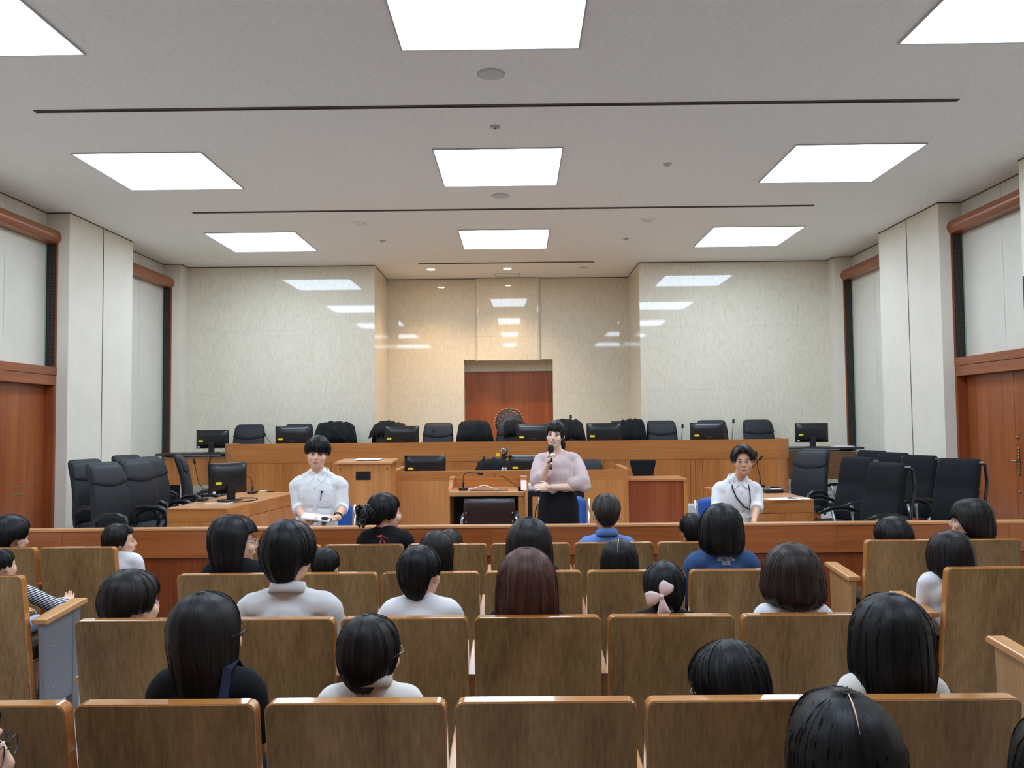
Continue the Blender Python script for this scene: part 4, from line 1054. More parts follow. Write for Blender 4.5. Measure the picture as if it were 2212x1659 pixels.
def hair_build(H, M, m, parent, n=260):
    na, nt_ = 72, 15; b = join(H.shell(na, nt_), H.locks(n)); xf(b, M)
    fl = []
    for k in list(range(nt_))+list(range(nt_-1, -1, -1)): fl += [(math.sin(2*PI*i/na), math.cos(2*PI*i/na), k/(nt_-1)+H.seed) for i in range(na)]
    fl += H.lc
    o = b.build('hair', m, parent, True, fix=False)
    at_ = o.data.attributes.new('flow', 'FLOAT_VECTOR', 'POINT'); at_.data.foreach_set('vector', [x for v in fl for x in v])
    return o
def face_parts(parent, Hm, lipm='lips', smile=0, eye_open=.0046, brow_m='brow', mouth_open=False):
    for sg in (-1, 1):
        e = xf(MB().ell((sg*.030, .0835, .0), (.0145, .008, eye_open), 12, 8), Hm).build('eye', 'eye_white', parent, True)
        xf(MB().ell((sg*.030, .0895, .0), (.0062, .0035, eye_open*.96), 10, 8), Hm).build('iris', 'iris', e, True)
        xf(MB().tube([(sg*.015, .0905, eye_open*.8), (sg*.030, .0925, eye_open+.001), (sg*.0435, .079, eye_open*.5)], [.0012, .0018, .001], 6), Hm).build('eyelid', 'brow', e, True)
        xf(MB().tube([(sg*.013, .0945, .0195), (sg*.030, .0935, .0235), (sg*.046, .0735, .0185)], [.0022, .0028, .001], 6), Hm).build('eyebrow', brow_m, parent, True)
    b = MB().tube([(-.021, .090, -.0585+smile), (-.010, .0985, -.0575), (0, .1005, -.0585), (.010, .0985, -.0575), (.021, .090, -.0585+smile)], [.001, .003, .0032, .003, .001], 6)
    b.tube([(-.019, .0905, -.0605+smile), (-.008, .098, -.0645), (.008, .098, -.0645), (.019, .0905, -.0605+smile)], [.001, .004, .004, .001], 6)
    xf(b, Hm).build('lips', lipm, parent, True)
    if mouth_open: xf(MB().ell((0, .1005, -.0610), (.011, .003, .0022), 10, 6), Hm).build('teeth', 'eye_white', parent, True)
def glasses(parent, Hm, m='black_plastic', r=.0013):
    b = MB()
    for sg in (-1, 1):
        b.tube([(sg*.031+.024*math.cos(k*PI/8), .104-.004*abs(math.cos(k*PI/8)), -.002+.017*math.sin(k*PI/8)) for k in range(17)], r, 6)
        b.tube([(sg*.055, .100, .003), (sg*.083, .06, .006), (sg*.091, -.01, .004)], r, 6)
    b.tube([(-.008, .104, .002), (0, .108, .004), (.008, .104, .002)], r, 6)
    return xf(b, Hm).build('glasses', m, parent, True)

root_hair = {}
from mathutils.bvhtree import BVHTree
TREES = {}
def surf(root, part, x, z, sg):
    """how far the cloth lies at (x, z) in a person's frame, front (+1) or back (-1)"""
    if root.name not in TREES:
        o = [c for c in bpy.data.objects if c.parent == root and c.name.split('.')[0] == part][0]
        TREES[root.name] = BVHTree.FromPolygons([v.co for v in o.data.vertices], [tuple(p.vertices) for p in o.data.polygons])
    h = TREES[root.name].ray_cast(Vector((x, sg*1.0, z)), Vector((0, -sg, 0)))
    return h[0].y if h[0] is not None else sg*.12
def person(label, loc, rz, hs, ztop, hair, hm='hair_black', skin='skin', shirt='cloth_white', sleeve='short', hyaw=0, hpitch=0, hroll=0, hsc=1.0, sw=1.0, lean=.06, face=False, specs=None, arms=None, legs='cloth_navy', fem=False, vox=.015, collar=False, hx=0.0, hy=0.0, group='people seated in the audience', name='person', nlock=140, bare_shin=False, smile=0, rise=1.06, jaw=1.0, slope=0.0, eye=.0046):
    root = empty(name, loc, rz, label, 'person', group)
    s = (ztop-hs-(.115+hair.th*.9)*hsc)/.775; s = max(.5, s)
    T = Matrix.Translation((0, 0, hs)) @ Matrix.Rotation(lean, 4, 'X') @ Matrix.Diagonal((s**.5, s**.6, s*rise, 1))
    Pt = lambda p: T @ Vector(p)
    Hc = Vector((hx, (Pt((0, .0, .73))).y+.012*s+hy, ztop-(.115+hair.th*.9)*hsc))
    Hm = Matrix.Translation(Hc) @ Matrix.Rotation(D(hyaw), 4, 'Z') @ Matrix.Rotation(D(hpitch), 4, 'X') @ Matrix.Rotation(D(hroll), 4, 'Y') @ Matrix.Scale(hsc, 4)
    # body
    tb = xf(torso_unit(0, sw, fem, slope), T)
    nb = Pt((0, -.02, .55)); nt_ = Hm @ Vector((0, -.018, -.05))
    neck = MB().cap(nb, nt_, .056*s, .05*hsc)
    armb = MB(); sleeves = []; hands = []
    for sg in (-1, 1):
        S = Pt((sg*.165*sw, -.015, .512-slope))
        A = (arms or {}).get(sg)
        if A is None:
            E = Vector((sg*(.215*s*sw), S.y+.10*s, hs+.24*s)); W = Vector((sg*.12*s, S.y+.30*s, hs+.16*s)); A = dict(E=E, W=W)
        E, W = Vector(A['E']), Vector(A['W'])
        armb.cap(S, E, .046*s, .039*s); armb.cap(E, W, .04*s, .026*s)
        fwd = Vector(A.get('fwd', (W-E))).normalized(); up = Vector(A.get('up', (0, 0, 1)))
        lat = fwd.cross(up).normalized()*(1 if A.get('latflip', sg) < 0 else -1); up2 = lat.cross(fwd) if sg < 0 else lat.cross(fwd)
        if up2.dot(up) < 0: up2 = -up2
        hands.append(remesh(hand_mb(W+fwd*.005, fwd, up2, lat, A.get('curl', .35), A.get('hsc', .95*max(.85, s)), thumb=A.get('thumb')), .0042, 2))
        sleeves.append((S, E, W))
    legm = MB(); trou = MB(); inf = .013
    for sg in (-1, 1):
        h, k, an = Pt((sg*.085, .02, .07)), Vector((sg*.11*s, .44*s, hs+.055)), Vector((sg*.11*s, .46*s, .085))
        legm.cap(h, k, .075*s, .055*s); legm.cap(k, an, .052*s, .034*s); legm.cap(an, an+Vector((0, .10*s, -.045)), .033*s, .028*s)
        trou.cap(h, k, .075*s+inf, .058*s+inf)
        if not bare_shin: trou.tube([k, an+Vector((0, 0, .03))], [.055*s+inf, .042*s+inf], 12); 
    trou.add(xf(MB().ell((0, 0, .085), (.165+inf, .125+inf, .10+inf), 16, 10), T).v, MB().ell((0, 0, 0), 1, 16, 10).f)
    core = remesh(join(tb, neck, armb, legm), vox, 4)
    hv = .0062 if face else .0085
    head = remesh(join(xf(head_prims(jaw), Hm), MB().cap(nb, nt_, .056*s, .05*hsc)), hv, 4)
    join(core, head, *hands).build('body', skin, root, True, fix=False)
    # clothes
    ts = xf(torso_unit(.023, sw, fem, slope), T); sl = MB()
    for S, E, W in sleeves:
        sl.ell(S, .052*s+.012, 10, 8)
        if sleeve == 'short': sl.tube([S, S.lerp(E, .78)], [.05*s+.018, .05*s+.02], 14)
        elif sleeve == 'roll': sl.tube([S, E], [.046*s+.014, .042*s+.014], 14); sl.ell(E, .042*s+.013, 10, 8); sl.tube([E, E.lerp(W, .25)], [.042*s+.013, .046*s+.012], 14)
        else: sl.tube([S, E], [.052*s+.016, .045*s+.015], 14); sl.ell(E, .045*s+.014, 10, 8); sl.tube([E, E.lerp(W, .92)], [.045*s+.014, .034*s+.013], 14)
    remesh(join(ts, sl), vox*.9, 4, (.009, 9)).build('shirt', shirt, root, True, fix=False)
    remesh(trou, vox, 3, (.005, 9)).build('trousers', legs, root, True, fix=False)
    for sg in (-1, 1):
        an = Vector((sg*.11*s, .46*s, .085))
        remesh(MB().ell((an.x, an.y+.07*s, .045), (.045*s, .135*s, .042)).cap(an+Vector((0, -.02, -.02)), an+Vector((0, -.02, -.03)), .045*s), .012, 3).build('shoe', 'shoe', root, True, fix=False)
    if collar:
        c = Pt((0, -.018, .60)); c.z += (.004 if collar == 'front' else .022); rr = (.076 if collar == 'front' else .070)*s**.5; rows = []; gap = .62 if collar == 'front' else .30
        for z, k in ((-.024, 1.22), (.004, 1.1), (.022, 1.0)):
            rows.append([c+Vector((rr*k*math.cos(a), rr*k*1.02*math.sin(a), z-.018*math.sin(a))) for a in [PI/2+gap+(2*PI-2*gap)*i/24 for i in range(25)]])
        MB().slab(rows, lambda p: (Vector((p[0]-c.x, p[1]-c.y, 0)).normalized()*.008)).build('collar', shirt, root, True)
        if collar == 'front':
            for sg in (-1, 1):
                a = c+Vector((sg*.048*s, .058*s, .012)); b_ = c+Vector((sg*.010, .088*s, -.045)); e = c+Vector((sg*.060*s, .108*s, -.085)); d = c+Vector((sg*.090*s, .055*s, -.012))
                MB().slab([[a, d], [b_, e]], Vector((0, .006, .003))).build('collar_flap', shirt, root)
    hair_build(hair, Hm, hm, root, nlock)
    if face: face_parts(root, Hm, smile=smile, eye_open=eye, mouth_open=(face == 'talk'))
    if specs: glasses(root, Hm, specs)
    root_hair[root.name] = hair
    return root, Hm, T, s, Hc

# ---- audience -----------------------------------------------------------
def aud(row, px, top, wpx, kind, label, yaw=0, Y0=None, hscale=None, hk=None, dy=.24, **kw):
    Y = ROWY[row]+dy; p = at(px, top, Y)
    tgt = wpx*Y/FPX; hk = dict(hk or {})
    ya = abs(D(yaw)); bx = math.hypot(.076*math.cos(ya), .094*math.sin(ya))
    hsc = hscale or min(1.10, max(.82, tgt/2/(bx+.02)))
    th = max(.012, min(.05, tgt/2/hsc-bx))
    if kind in ('bob', 'long'): th = max(.012, th-.006)
    H = Hair(kind, th=th, seed=int(px) % 97+3, **hk)
    return person(label, (p.x, Y+.03, 0), 0, .43, p.z, H, hyaw=-yaw, hsc=hsc, **kw)
BOB = dict(back=-.115, side=-.105, front=.04, flare=.05, curl=.16, a0=35, a1=58, a2=110)
LONG = dict(back=-.30, side=-.22, front=.05, flare=.05, curl=.10, a0=35, a1=55, a2=105)
SHORT = dict(back=-.092, side=.0, front=.05)
MID = dict(back=-.10, side=-.045, front=.035)
aud(4, 22, 1110, 84, 'short', 'viewer with short black hair at the left edge beside the rail', 20, shirt='cloth_black', hk=SHORT, face=True)
bb = aud(4, 258, 1130, 66, 'short', 'girl in white seen in profile on the left aisle by the rail', 62, shirt='cloth_white', hk=dict(back=-.075, side=-.03, front=.06), face=True, hm='hair_dark', skin='skin', fem=True)
aud(3, 508, 1110, 108, 'long', 'viewer with glasses and shoulder-length black hair looking right, third row', 60, shirt='cloth_black', hk=dict(back=-.19, side=-.16, front=.05, flare=.03, a0=62, a1=84, a2=110), face=True, specs='steel', fem=True)
aud(2, 625, 1120, 120, 'short', 'man in grey-white collared shirt with thick black hair, second row', 14, shirt='cloth_grey', sleeve='long', hk=dict(back=-.112, side=-.035, front=.04), sw=1.18, collar=True, dy=.22, vox=.011, rise=.98)
aud(3, 703, 1182, 62, 'short', 'small child with dark hair beside the man in the grey-white shirt', 5, shirt='cloth_white', hk=SHORT)
ff = aud(4, 832, 1063, 74, 'short', 'woman in black with hair held up in a claw clip', 52, shirt='cloth_black', hk=dict(back=-.06, side=-.03, front=.04), face=True, hm='hair_black', fem=True)
aud(3, 943, 1145, 80, 'long', 'girl with dark hair tied to the right, behind the boy in white', 10, shirt='cloth_black', hk=dict(back=-.16, side=-.12, front=.05, flare=-.02), hm='hair_dark', fem=True)
aud(4, 972, 1142, 56, 'short', 'child whose hair top shows left of the centre seats by the rail', 0, shirt='cloth_black', hk=SHORT, hm='hair_grey')
aud(2, 908, 1175, 97, 'short', 'boy in white T-shirt with short black hair, second row', 20, shirt='cloth_white', hk=dict(back=-.10, side=.0, front=.04, nape=.14), dy=.22)
aud(3, 1142, 1115, 104, 'long', 'viewer with long straight dark hair in front of the speaker', 0, shirt='cloth_black', hk=dict(LONG, flare=.10), hm='hair_dark', fem=True)
aud(2, 1137, 1180, 138, 'long', 'viewer with reddish-brown hair over the shoulders, second row', -3, shirt='cloth_black', hk=dict(back=-.20, side=-.17, front=.05, flare=.08, curl=-.05, tip=.03), hm='hair_brown', fem=True, dy=.2, nlock=260)
kk = aud(4, 1309, 1065, 66, 'short', 'man in blue polo shirt with cropped hair by the rail', 0, shirt='cloth_blue', hk=dict(back=-.062, side=.03, front=.06, amp=.01, nape=.108, a1b=100, a2=150), hscale=1.14, rise=.97, hm='hair_grey', skin='skin_tan', sw=1.08, collar=True, vox=.011)
ll = aud(3, 1337, 1162, 86, 'bob', 'viewer with parted black hair below the man in blue', 0, shirt='cloth_black', hk=dict(BOB, back=-.16, side=-.15), fem=True)
mm = aud(2, 1434, 1210, 94, 'short', 'girl with a pink bow in her tied-back black hair', 0, shirt='cloth_black', hk=dict(back=-.075, side=-.01, front=.06, amp=.015), dy=.22, fem=True)
aud(4, 1497, 1107, 58, 'short', 'child with spiky black hair by the rail', 0, shirt='cloth_black', hk=dict(SHORT, spike=.02))
oo = aud(3, 1556, 1085, 98, 'bob', 'woman with black bob in a blue top with printed back', 0, shirt='cloth_knit', sleeve='long', hk=dict(BOB, back=-.104, side=-.10, curl=.2), sw=1.1, fem=True, vox=.012)
aud(2, 1709, 1170, 138, 'bob', 'woman with rounded brown bob and white top', 0, shirt='cloth_white', hk=dict(BOB, back=-.098, side=-.088, flare=.07, curl=.42), hm='hair_chestnut', fem=True, dy=.22)
aud(4, 1928, 1115, 80, 'short', 'viewer in blue shirt with short hair, right block by the rail', -8, shirt='cloth_blue', hk=SHORT, sw=1.1, hpitch=-8)
aud(4, 2094, 1075, 90, 'bob', 'woman in profile with dark bob, right block by the rail', -(-62) if False else -62, shirt='cloth_black', hk=dict(BOB, back=-.115, side=-.06, front=.03, a0=42, a1=75), face=True, hm='hair_dark', fem=True)
aud(3, 2050, 1145, 92, 'bob', 'girl in white jacket with dark straight hair, right block', -18, shirt='cloth_white', sleeve='long', hk=dict(BOB, back=-.10, side=-.09, curl=.2), hm='hair_dark', fem=True, sw=1.12)
aud(1, 1920, 1278, 172, 'bob', 'viewer with long glossy black hair and pale top, nearest row right', 0, shirt='cloth_offwhite', hk=dict(back=-.155, side=-.15, front=.05, flare=.05, curl=.22, a0=40, a1=62, a2=100), fem=True, nlock=200, vox=.012)
aud(1, 1572, 1385, 166, 'short', 'boy with tousled black hair and wire glasses, nearest row', -28, shirt='cloth_black', hk=dict(back=-.09, side=-.03, front=.04, spike=.012, amp=.05), face=True, specs='steel', hpitch=-14, nlock=210)
vv = aud(1, 448, 1275, 150, 'long', 'woman in black with long dark hair and a shoulder strap, nearest row', 22, shirt='cloth_black', hk=dict(back=-.29, side=-.24, front=.05, flare=.02, curl=.0, tip=.04, ypull=.3), hm='hair_dark', fem=True, face=True, specs='black_plastic', nlock=140, vox=.012)
aud(1, 800, 1325, 134, 'short', 'boy in white shirt with rounded black hair, nearest row', 26, shirt='cloth_offwhite', hk=dict(back=-.10, side=-.055, front=.03), face=True, specs='steel', nlock=190, vox=.012, hm='hair_dark', collar=True)
aud(2, 285, 1228, 124, 'short', 'boy with short dark hair at the left end of the second row', 34, shirt='cloth_white', hk=dict(back=-.085, side=-.02, front=.04), face=True, hm='hair_dark')
aud(3, 0, 1185, 58, 'short', 'child in striped shirt at the left edge, third row', 25, shirt='cloth_striped', sleeve='long', hk=SHORT, legs='cloth_pale_blue', bare_shin=True, arms={1: dict(E=(.225, .13, .60), W=(.17, .34, .585), curl=.5), -1: dict(E=(-.2, .08, .6), W=(-.1, .3, .55))})
zz = aud(0, 1815, 1483, 250, 'long', 'viewer with long black hair and centre parting, nearest the camera', 0, shirt='cloth_black', hk=dict(back=-.30, side=-.27, front=.05, flare=.05, curl=-.1, a0=40, a1=60, a2=100), fem=True, nlock=300, hscale=1.1)
aud(0, -118, 1480, 240, 'short', 'viewer in dark-framed glasses cut off at the left edge', 78, shirt='cloth_black', hk=SHORT, face=True, specs='black_plastic', hscale=1.06)
aud(0, 2300, 1535, 230, 'bob', 'dark-haired viewer cut off at the right edge', 10, shirt='cloth_black', hk=BOB, fem=True)
# additions to single viewers
def addpart(root, mb, name, m, smooth=True): return mb.build(name, m, root, smooth, fix=False)
r, Hm, T, s, Hc = bb
H_ = Hair('long', th=.005, back=-.2)
addpart(r, xf(MB().tube([(0, -.10, -.03), (0, -.135, -.05), (0, -.14, -.12), (.01, -.12, -.19)], [.022, .026, .022, .006], 10), Hm), 'ponytail', 'hair_dark')
r, Hm, T, s, Hc = ff
b = MB(); rnd = random.Random(3)
b.ell((0, -.115, .005), (.055, .05, .062), 14, 10)
for k in range(60):
    a = rnd.uniform(0, 2*PI); q = rnd.uniform(.2, 1)
    pts = [Vector((.056*math.cos(a+i*.5)*q**.3, -.115-.052*math.sin(i*.6+k), .005+.064*math.sin(a+i*.5)*q**.3)) for i in range(5)]
    b.tube(pts, [.002, .006, .006, .005, .001], 5)
addpart(r, xf(b, Hm), 'bun', 'hair_black')
b = MB()
for sg in (-1, 1):
    b.tube([(sg*.02, -.165, .06), (sg*.055, -.175, .045), (sg*.062, -.16, .0), (sg*.05, -.17, -.05), (sg*.02, -.165, -.07)], .008, 6)
    for k in range(4): b.tube([(sg*.058, -.17, .04-.03*k), (sg*.03, -.185, .03-.03*k)], [.007, .003], 6)
addpart(r, xf(b, Hm), 'claw_clip', 'black_plastic')
b = MB(); c = T @ Vector((0, -.135, .575))
for sg, dx, dz in ((-1, -.022, -.10), (1, .03, -.10), (-1, -.03, -.004), (1, .035, -.012)):
    b.slab([[c+Vector((0, -.012, .006)), c+Vector((0, -.012, -.008))], [c+Vector((dx*.6-.004, -.034, dz*.5+.006)), c+Vector((dx*.6+.008, -.034, dz*.5-.006))], [c+Vector((dx-.006, -.036, dz+.005)), c+Vector((dx+.010, -.036, dz-.005))]], Vector((0, .004, 0)))
addpart(r, b, 'ribbon', 'ribbon_red', False)
b = MB().ell(c+Vector((-.022, -.038, -.10)), (.012, .004, .012), 8, 6).ell(c+Vector((.033, -.038, -.10)), (.012, .004, .012), 8, 6); addpart(r, b, 'ribbon_tip', 'cloth_white')
r, Hm, T, s, Hc = mm
def bow(c, sc, ang):
    M = Matrix.Translation(c) @ Matrix.Rotation(ang, 4, 'Y') @ Matrix.Scale(sc, 4); b = MB()
    for th_, ln in ((-1.05, .95), (2.95, 1.0), (1.45, 1.15)):
        rows = []
        for j in range(8):
            f = j/7; w_ = .09+(.36*math.sin(PI*min(1, f*.78)) if th_ < 1 or th_ > 2 else .34*f)
            rows.append([(f*ln, -.06-.16*math.sin(PI*f)*math.cos(v*1.4), v*w_+.05*math.sin(v*5+f*3)*f) for v in (-1, -.6, -.2, .2, .6, 1)])
        b.slab(rows, Vector((0, .04, 0)), Matrix.Rotation(th_, 4, 'Y'))
    b.ell((0, -.16, 0), (.14, .12, .14), 10, 8); return xf(b, M)
hh = root_hair[r.name]
addpart(r, bow(Hm @ Vector((-.036, -hh.ry-.028, .006)), .066, 0), 'bow', 'ribbon_pink')
addpart(r, xf(MB().tube([(0, -.10, -.05), (0, -.128, -.08), (0, -.12, -.16), (0, -.10, -.22)], [.02, .024, .02, .006], 10), Hm), 'ponytail', 'hair_black')
r, Hm, T, s, Hc = oo
def text_part(parent, body, size, M, m):
    cu = bpy.data.curves.new('txt', 'FONT'); cu.body = body; cu.size = size; cu.align_x = 'CENTER'; cu.extrude = .0006; cu.space_line = .9
    o = bpy.data.objects.new('tmp', cu); COL.objects.link(o); dg = bpy.context.evaluated_depsgraph_get(); me = bpy.data.meshes.new_from_object(o.evaluated_get(dg)); bpy.data.objects.remove(o)
    me.transform(M); me.materials.clear(); me.materials.append(MATS[m]); q = bpy.data.objects.new('printed_text', me); COL.objects.link(q); q.parent = parent; return q
pc = T @ Vector((.03, -.135, .475))
px_ = at(1570, 1208, 4.56); lx, lz = px_.x-r.location.x, px_.z
fy = min(surf(r, 'shirt', lx+dx, lz-dz, -1) for dz in (0, .03, .06) for dx in (-.08, 0, .08))-.004
text_part(r, 'MAINTENANT\nVOUS A TOU DES\nGANTER\nMERCIER', .0125, Matrix.Translation((lx, fy, lz)) @ Matrix.Rotation(PI/2-.10, 4, 'X'), 'paper')
for q_ in (ll,):
    addpart(q_[0], xf(MB().tube([root_hair[q_[0].name].pt(PI+.25, t, .0035) for t in (.03, .12, .22, .32)], [.0008, .0016, .0014, .0005], 6), q_[1]), 'parting', 'skin')
r, Hm, T, s, Hc = zz
addpart(r, xf(MB().tube([root_hair[r.name].pt(PI+.15, t, .0015) for t in (.03, .08, .13, .19)], [.0008, .0016, .0014, .0005], 6), Hm), 'parting', 'skin')
r, Hm, T, s, Hc = vv
S = T @ Vector((.105, -.02, .595)); b = MB()
b.slab([[S+Vector((-.012, .10, -.04)), S+Vector((.012, .10, -.04))], [S+Vector((-.014, .02, .028)), S+Vector((.012, .02, .024))], [S+Vector((-.014, -.05, .018)), S+Vector((.012, -.05, .012))], [S+Vector((-.01, -.10, -.06)), S+Vector((.018, -.10, -.06))]], Vector((0, 0, .006)))
addpart(r, b, 'shoulder_strap', 'cloth_navy', False)

# ---- the three speakers ---------------------------------------------------
def lpt(px, py, Y, root):  # survey point in the frame of a person who faces the audience
    p = at(px, py, Y); return Vector((-(p.x-root[0]), -(p.y-root[1]), p.z-root[2]))
def handmic(loc, d, lb, L=.24):
    d = Vector(d).normalized(); q = Vector((0, 0, 1)).rotation_difference(d)
    t = empty('handheld_microphone', loc, 0, lb, 'microphone', 'handheld microphones'); t.rotation_mode = 'QUATERNION'; t.rotation_quaternion = q
    MB().lathe([(.010, 0), (.0125, .004), (.0125, .03)], n=14).build('tail', 'black_plastic', t, True)
    MB().lathe([(.013, .03), (.013, .06)], n=14).build('band', 'chrome', t, True)
    MB().lathe([(.0125, .06), (.0165, L*.62), (.019, L*.70)], n=14).build('grip', 'black_plastic', t, True)
    MB().lathe([(.019, L*.70), (.0245, L*.74), (.026, L*.80), (.026, L*.88), (.023, L*.95), (.013, L), (.003, L*1.01)], n=16).build('grille', 'black_matte', t, True)
    return t
# left speaker
rt = (SPK['man1'][0], 7.15, WELL); L = lambda a, b, Y: lpt(a, b, Y, rt)
zt = at(688, 940, 7.1).z-WELL
Hh = Hair('short', th=.031, back=-.085, side=-.012, front=.014, a0=52, a1=70, amp=.05, seed=9, crown=-.01, tip=.02)
arms = {1: dict(E=L(645, 1097, 7.12), W=L(659, 1124, 6.86), fwd=(-.75, .55, -.15), up=(.1, .3, 1), curl=.55), -1: dict(E=L(740, 1097, 7.12), W=L(728, 1119, 6.9), fwd=(.9, .45, -.1), up=(0, .45, 1), curl=.75)}
m1 = person('seated young man in white shirt holding papers and a microphone', rt, PI, .46, zt, Hh, 'hair_black', 'skin', 'cloth_white', 'roll', hyaw=11, hpitch=-5, hroll=-6, hsc=1.08, sw=1.16, rise=1.02, slope=.026, jaw=1.16, lean=-.02, face=True, arms=arms, vox=.0085, collar='front', group='speakers facing the audience', hy=.02)
r, Hm, T, s, Hc = m1
def torso_front(T, x, z, d=.0):
    p = T @ Vector((x, 0, z)); p.y = surf(r, 'shirt', p.x, p.z, 1)+d; return p
pl = [[torso_front(T, -.014, z), torso_front(T, .014, z)] for z in (.10, .2, .3, .4, .5, .56)]
MB().slab(pl, Vector((0, .006, 0))).build('placket', 'cloth_white', r)
for z in (.18, .28, .38, .48): p = torso_front(T, 0, z, .007); MB().ell(p, (.006, .003, .006), 8, 6).build('button', 'white_plastic', r, True)
pk = [[torso_front(T, x, z, .004) for x in (-.115, -.075, -.035)] for z in (.33, .38, .43)]
MB().slab(pk, Vector((0, .003, 0))).build('pocket', 'cloth_white', r)
p = torso_front(T, -.055, .44, .012); pen = MB().tube([p+Vector((.006, 0, -.06)), p, p+Vector((-.006, 0, .012))], [.003, .004, .004], 6).box(tuple(p+Vector((-.006, 0, .014))), (.016, .01, .014)).build('pen', 'cloth_navy', r)
w_ = Vector(arms[-1]['W'])+(Vector(arms[-1]['E'])-Vector(arms[-1]['W'])).normalized()*.03; d = (Vector(arms[-1]['E'])-w_).normalized(); u = d.orthogonal().normalized(); v = d.cross(u)
MB().tube([w_+(u*math.cos(k*PI/8)+v*math.sin(k*PI/8))*.034 for k in range(17)], .007, 6).build('wristwatch', 'black_plastic', r, True)
p = at(684, 1119, 6.84); o = MB().box2((-.115, -.09, 0), (.115, .09, .012)).build('papers', 'paper'); o.location = (p.x, 6.84, p.z); o.rotation_euler = (.12, .14, .1); tag(o, 'sheaf of white papers in the left speaker\'s hands', 'paper')
p = at(704, 1122, 6.80); handmic((p.x+.075, 6.94, p.z-.02), (-.5, -.85, .1), 'black handheld microphone in the left speaker\'s hand', .2)
# standing woman
rt = (at(1205, 1000, 7.1).x, 7.1, WELL); L = lambda a, b, Y: lpt(a, b, Y, rt)
root = empty('person', rt, PI, 'standing woman in pale mauve blouse and black skirt speaking into a microphone', 'person', 'speakers facing the audience')
zt = at(1197, 907, 7.1).z-WELL; hsc = .98; Hh = Hair('short', th=.014, back=-.06, side=-.03, front=.034, a0=40, a1=60, a1b=100, a2=125, amp=.012, seed=6)
Hc = Vector((L(1199, 940, 7.1).x, .02, zt-(.115+Hh.th*.9)*hsc))
Hm = Matrix.Translation(Hc) @ Matrix.Rotation(D(-12), 4, 'Z') @ Matrix.Rotation(D(-2), 4, 'X') @ Matrix.Rotation(D(-4), 4, 'Y') @ Matrix.Scale(hsc, 4)
b = MB()
b.ell((0, 0, .80), (.16, .125, .13), 16, 10); b.ell((0, .005, .95), (.122, .095, .14), 16, 10); b.ell((0, -.005, 1.10), (.138, .098, .13), 16, 10)
b.cap((-.115, -.015, 1.19), (.115, -.015, 1.19), .05); b.cap((-.07, -.02, 1.215), (0, -.02, 1.25), .038); b.cap((.07, -.02, 1.215), (0, -.02, 1.25), .038)
b.ell((0, .07, 1.05), (.10, .045, .065))
b.cap((0, -.018, 1.20), Hm @ Vector((0, -.015, -.05)), .046, .044)
SR, ER, WR = Vector((.155, -.015, 1.185)), L(1166, 1046, 7.02), L(1186, 1001, 6.88)
SL_, EL, WL = Vector((-.155, -.015, 1.185)), L(1256, 1052, 7.0), L(1186, 1052, 6.92)
for S, E, W in ((SR, ER, WR), (SL_, EL, WL)): b.cap(S, E, .04, .034); b.cap(E, W, .035, .024)
for sg in (-1, 1): b.cap((sg*.075, 0, .76), (sg*.07, .01, .45), .075, .05); b.cap((sg*.07, .01, .45), (sg*.065, -.01, .09), .048, .032); b.cap((sg*.065, -.01, .07), (sg*.065, .1, .03), .03, .026)
core = remesh(b, .0085, 4); head = remesh(join(xf(head_prims(1.0), Hm), MB().cap((0, -.018, 1.20), Hm @ Vector((0, -.015, -.05)), .046, .044)), .0058, 5)
mic_c = at(1190, 985, 6.84); mc = Vector((-(mic_c.x-rt[0]), -(mic_c.y-rt[1]), mic_c.z-rt[2]))
fw = (mc-WR); fw = Vector((-.15, .45, .9))
hr = remesh(hand_mb(WR-Vector((0, 0, .0)), (-.10, .35, .93), (.75, -.6, .3), Vector((-.10, .35, .93)).cross(Vector((.75, -.6, .3))), .95, .86, thumb=(-.5, .5, .6)), .0040, 2)
hl = remesh(hand_mb(WL, (1, .1, .02), (0, .85, .5), (0, -.5, .85), .28, .86), .0040, 2)
join(core, head, hr, hl).build('body', 'skin_pale', root, True, fix=False)
# blouse with full sleeves
b = MB(); i_ = .016
b.ell((0, .0, .955), (.135+i_, .105+i_, .13+i_), 16, 10); b.ell((0, -.005, 1.10), (.14+i_, .10+i_, .115+i_), 16, 10); b.cap((-.12, -.015, 1.185), (.12, -.015, 1.185), .05+i_*.7)
b.ell((0, .075, 1.05), (.115, .05, .075), 14, 10)
for sg in (-1, 1): b.ell((sg*.15, -.012, 1.185), (.05, .05, .05)); b.cap((sg*.08, -.018, 1.205), (sg*.04, -.02, 1.225), .04)
def puff(S, E, W, f):
    q = [S, S.lerp(E, .3), S.lerp(E, .65), E, E.lerp(W, f*.5), E.lerp(W, f)]
    for p0, rr in zip(q, (.046, .058, .070, .070, .062, .05)): b.ell(p0, (rr, rr*.9, rr), 12, 8)
    b.tube(q, [.046, .058, .070, .070, .062, .05], 12)
puff(SR, ER+Vector((.02, 0, .03)), WR, .22); puff(SL_, EL+Vector((-.01, 0, .035)), WL, .30)
b.ell(EL+Vector((-.03, .01, .0)), (.055, .05, .045), 12, 8)
remesh(b, .0085, 6, (.010, 10)).build('blouse', 'cloth_mauve', root, True, fix=False)
rows = []
for z, wx, wy in ((.95, .128, .105), (.90, .15, .12), (.80, .172, .135), (.66, .178, .14), (.50, .172, .135), (.42, .168, .132)):
    rows.append([(wx*math.cos(2*PI*k/32)+.0, wy*math.sin(2*PI*k/32)*1.0+.004*math.sin(k*1.7), z) for k in range(32)])
b = MB().grid(rows, True); b.f += [tuple(range(32)), tuple(range(160, 192))[::-1]]; b.build('skirt', 'skirt_black', root, True)
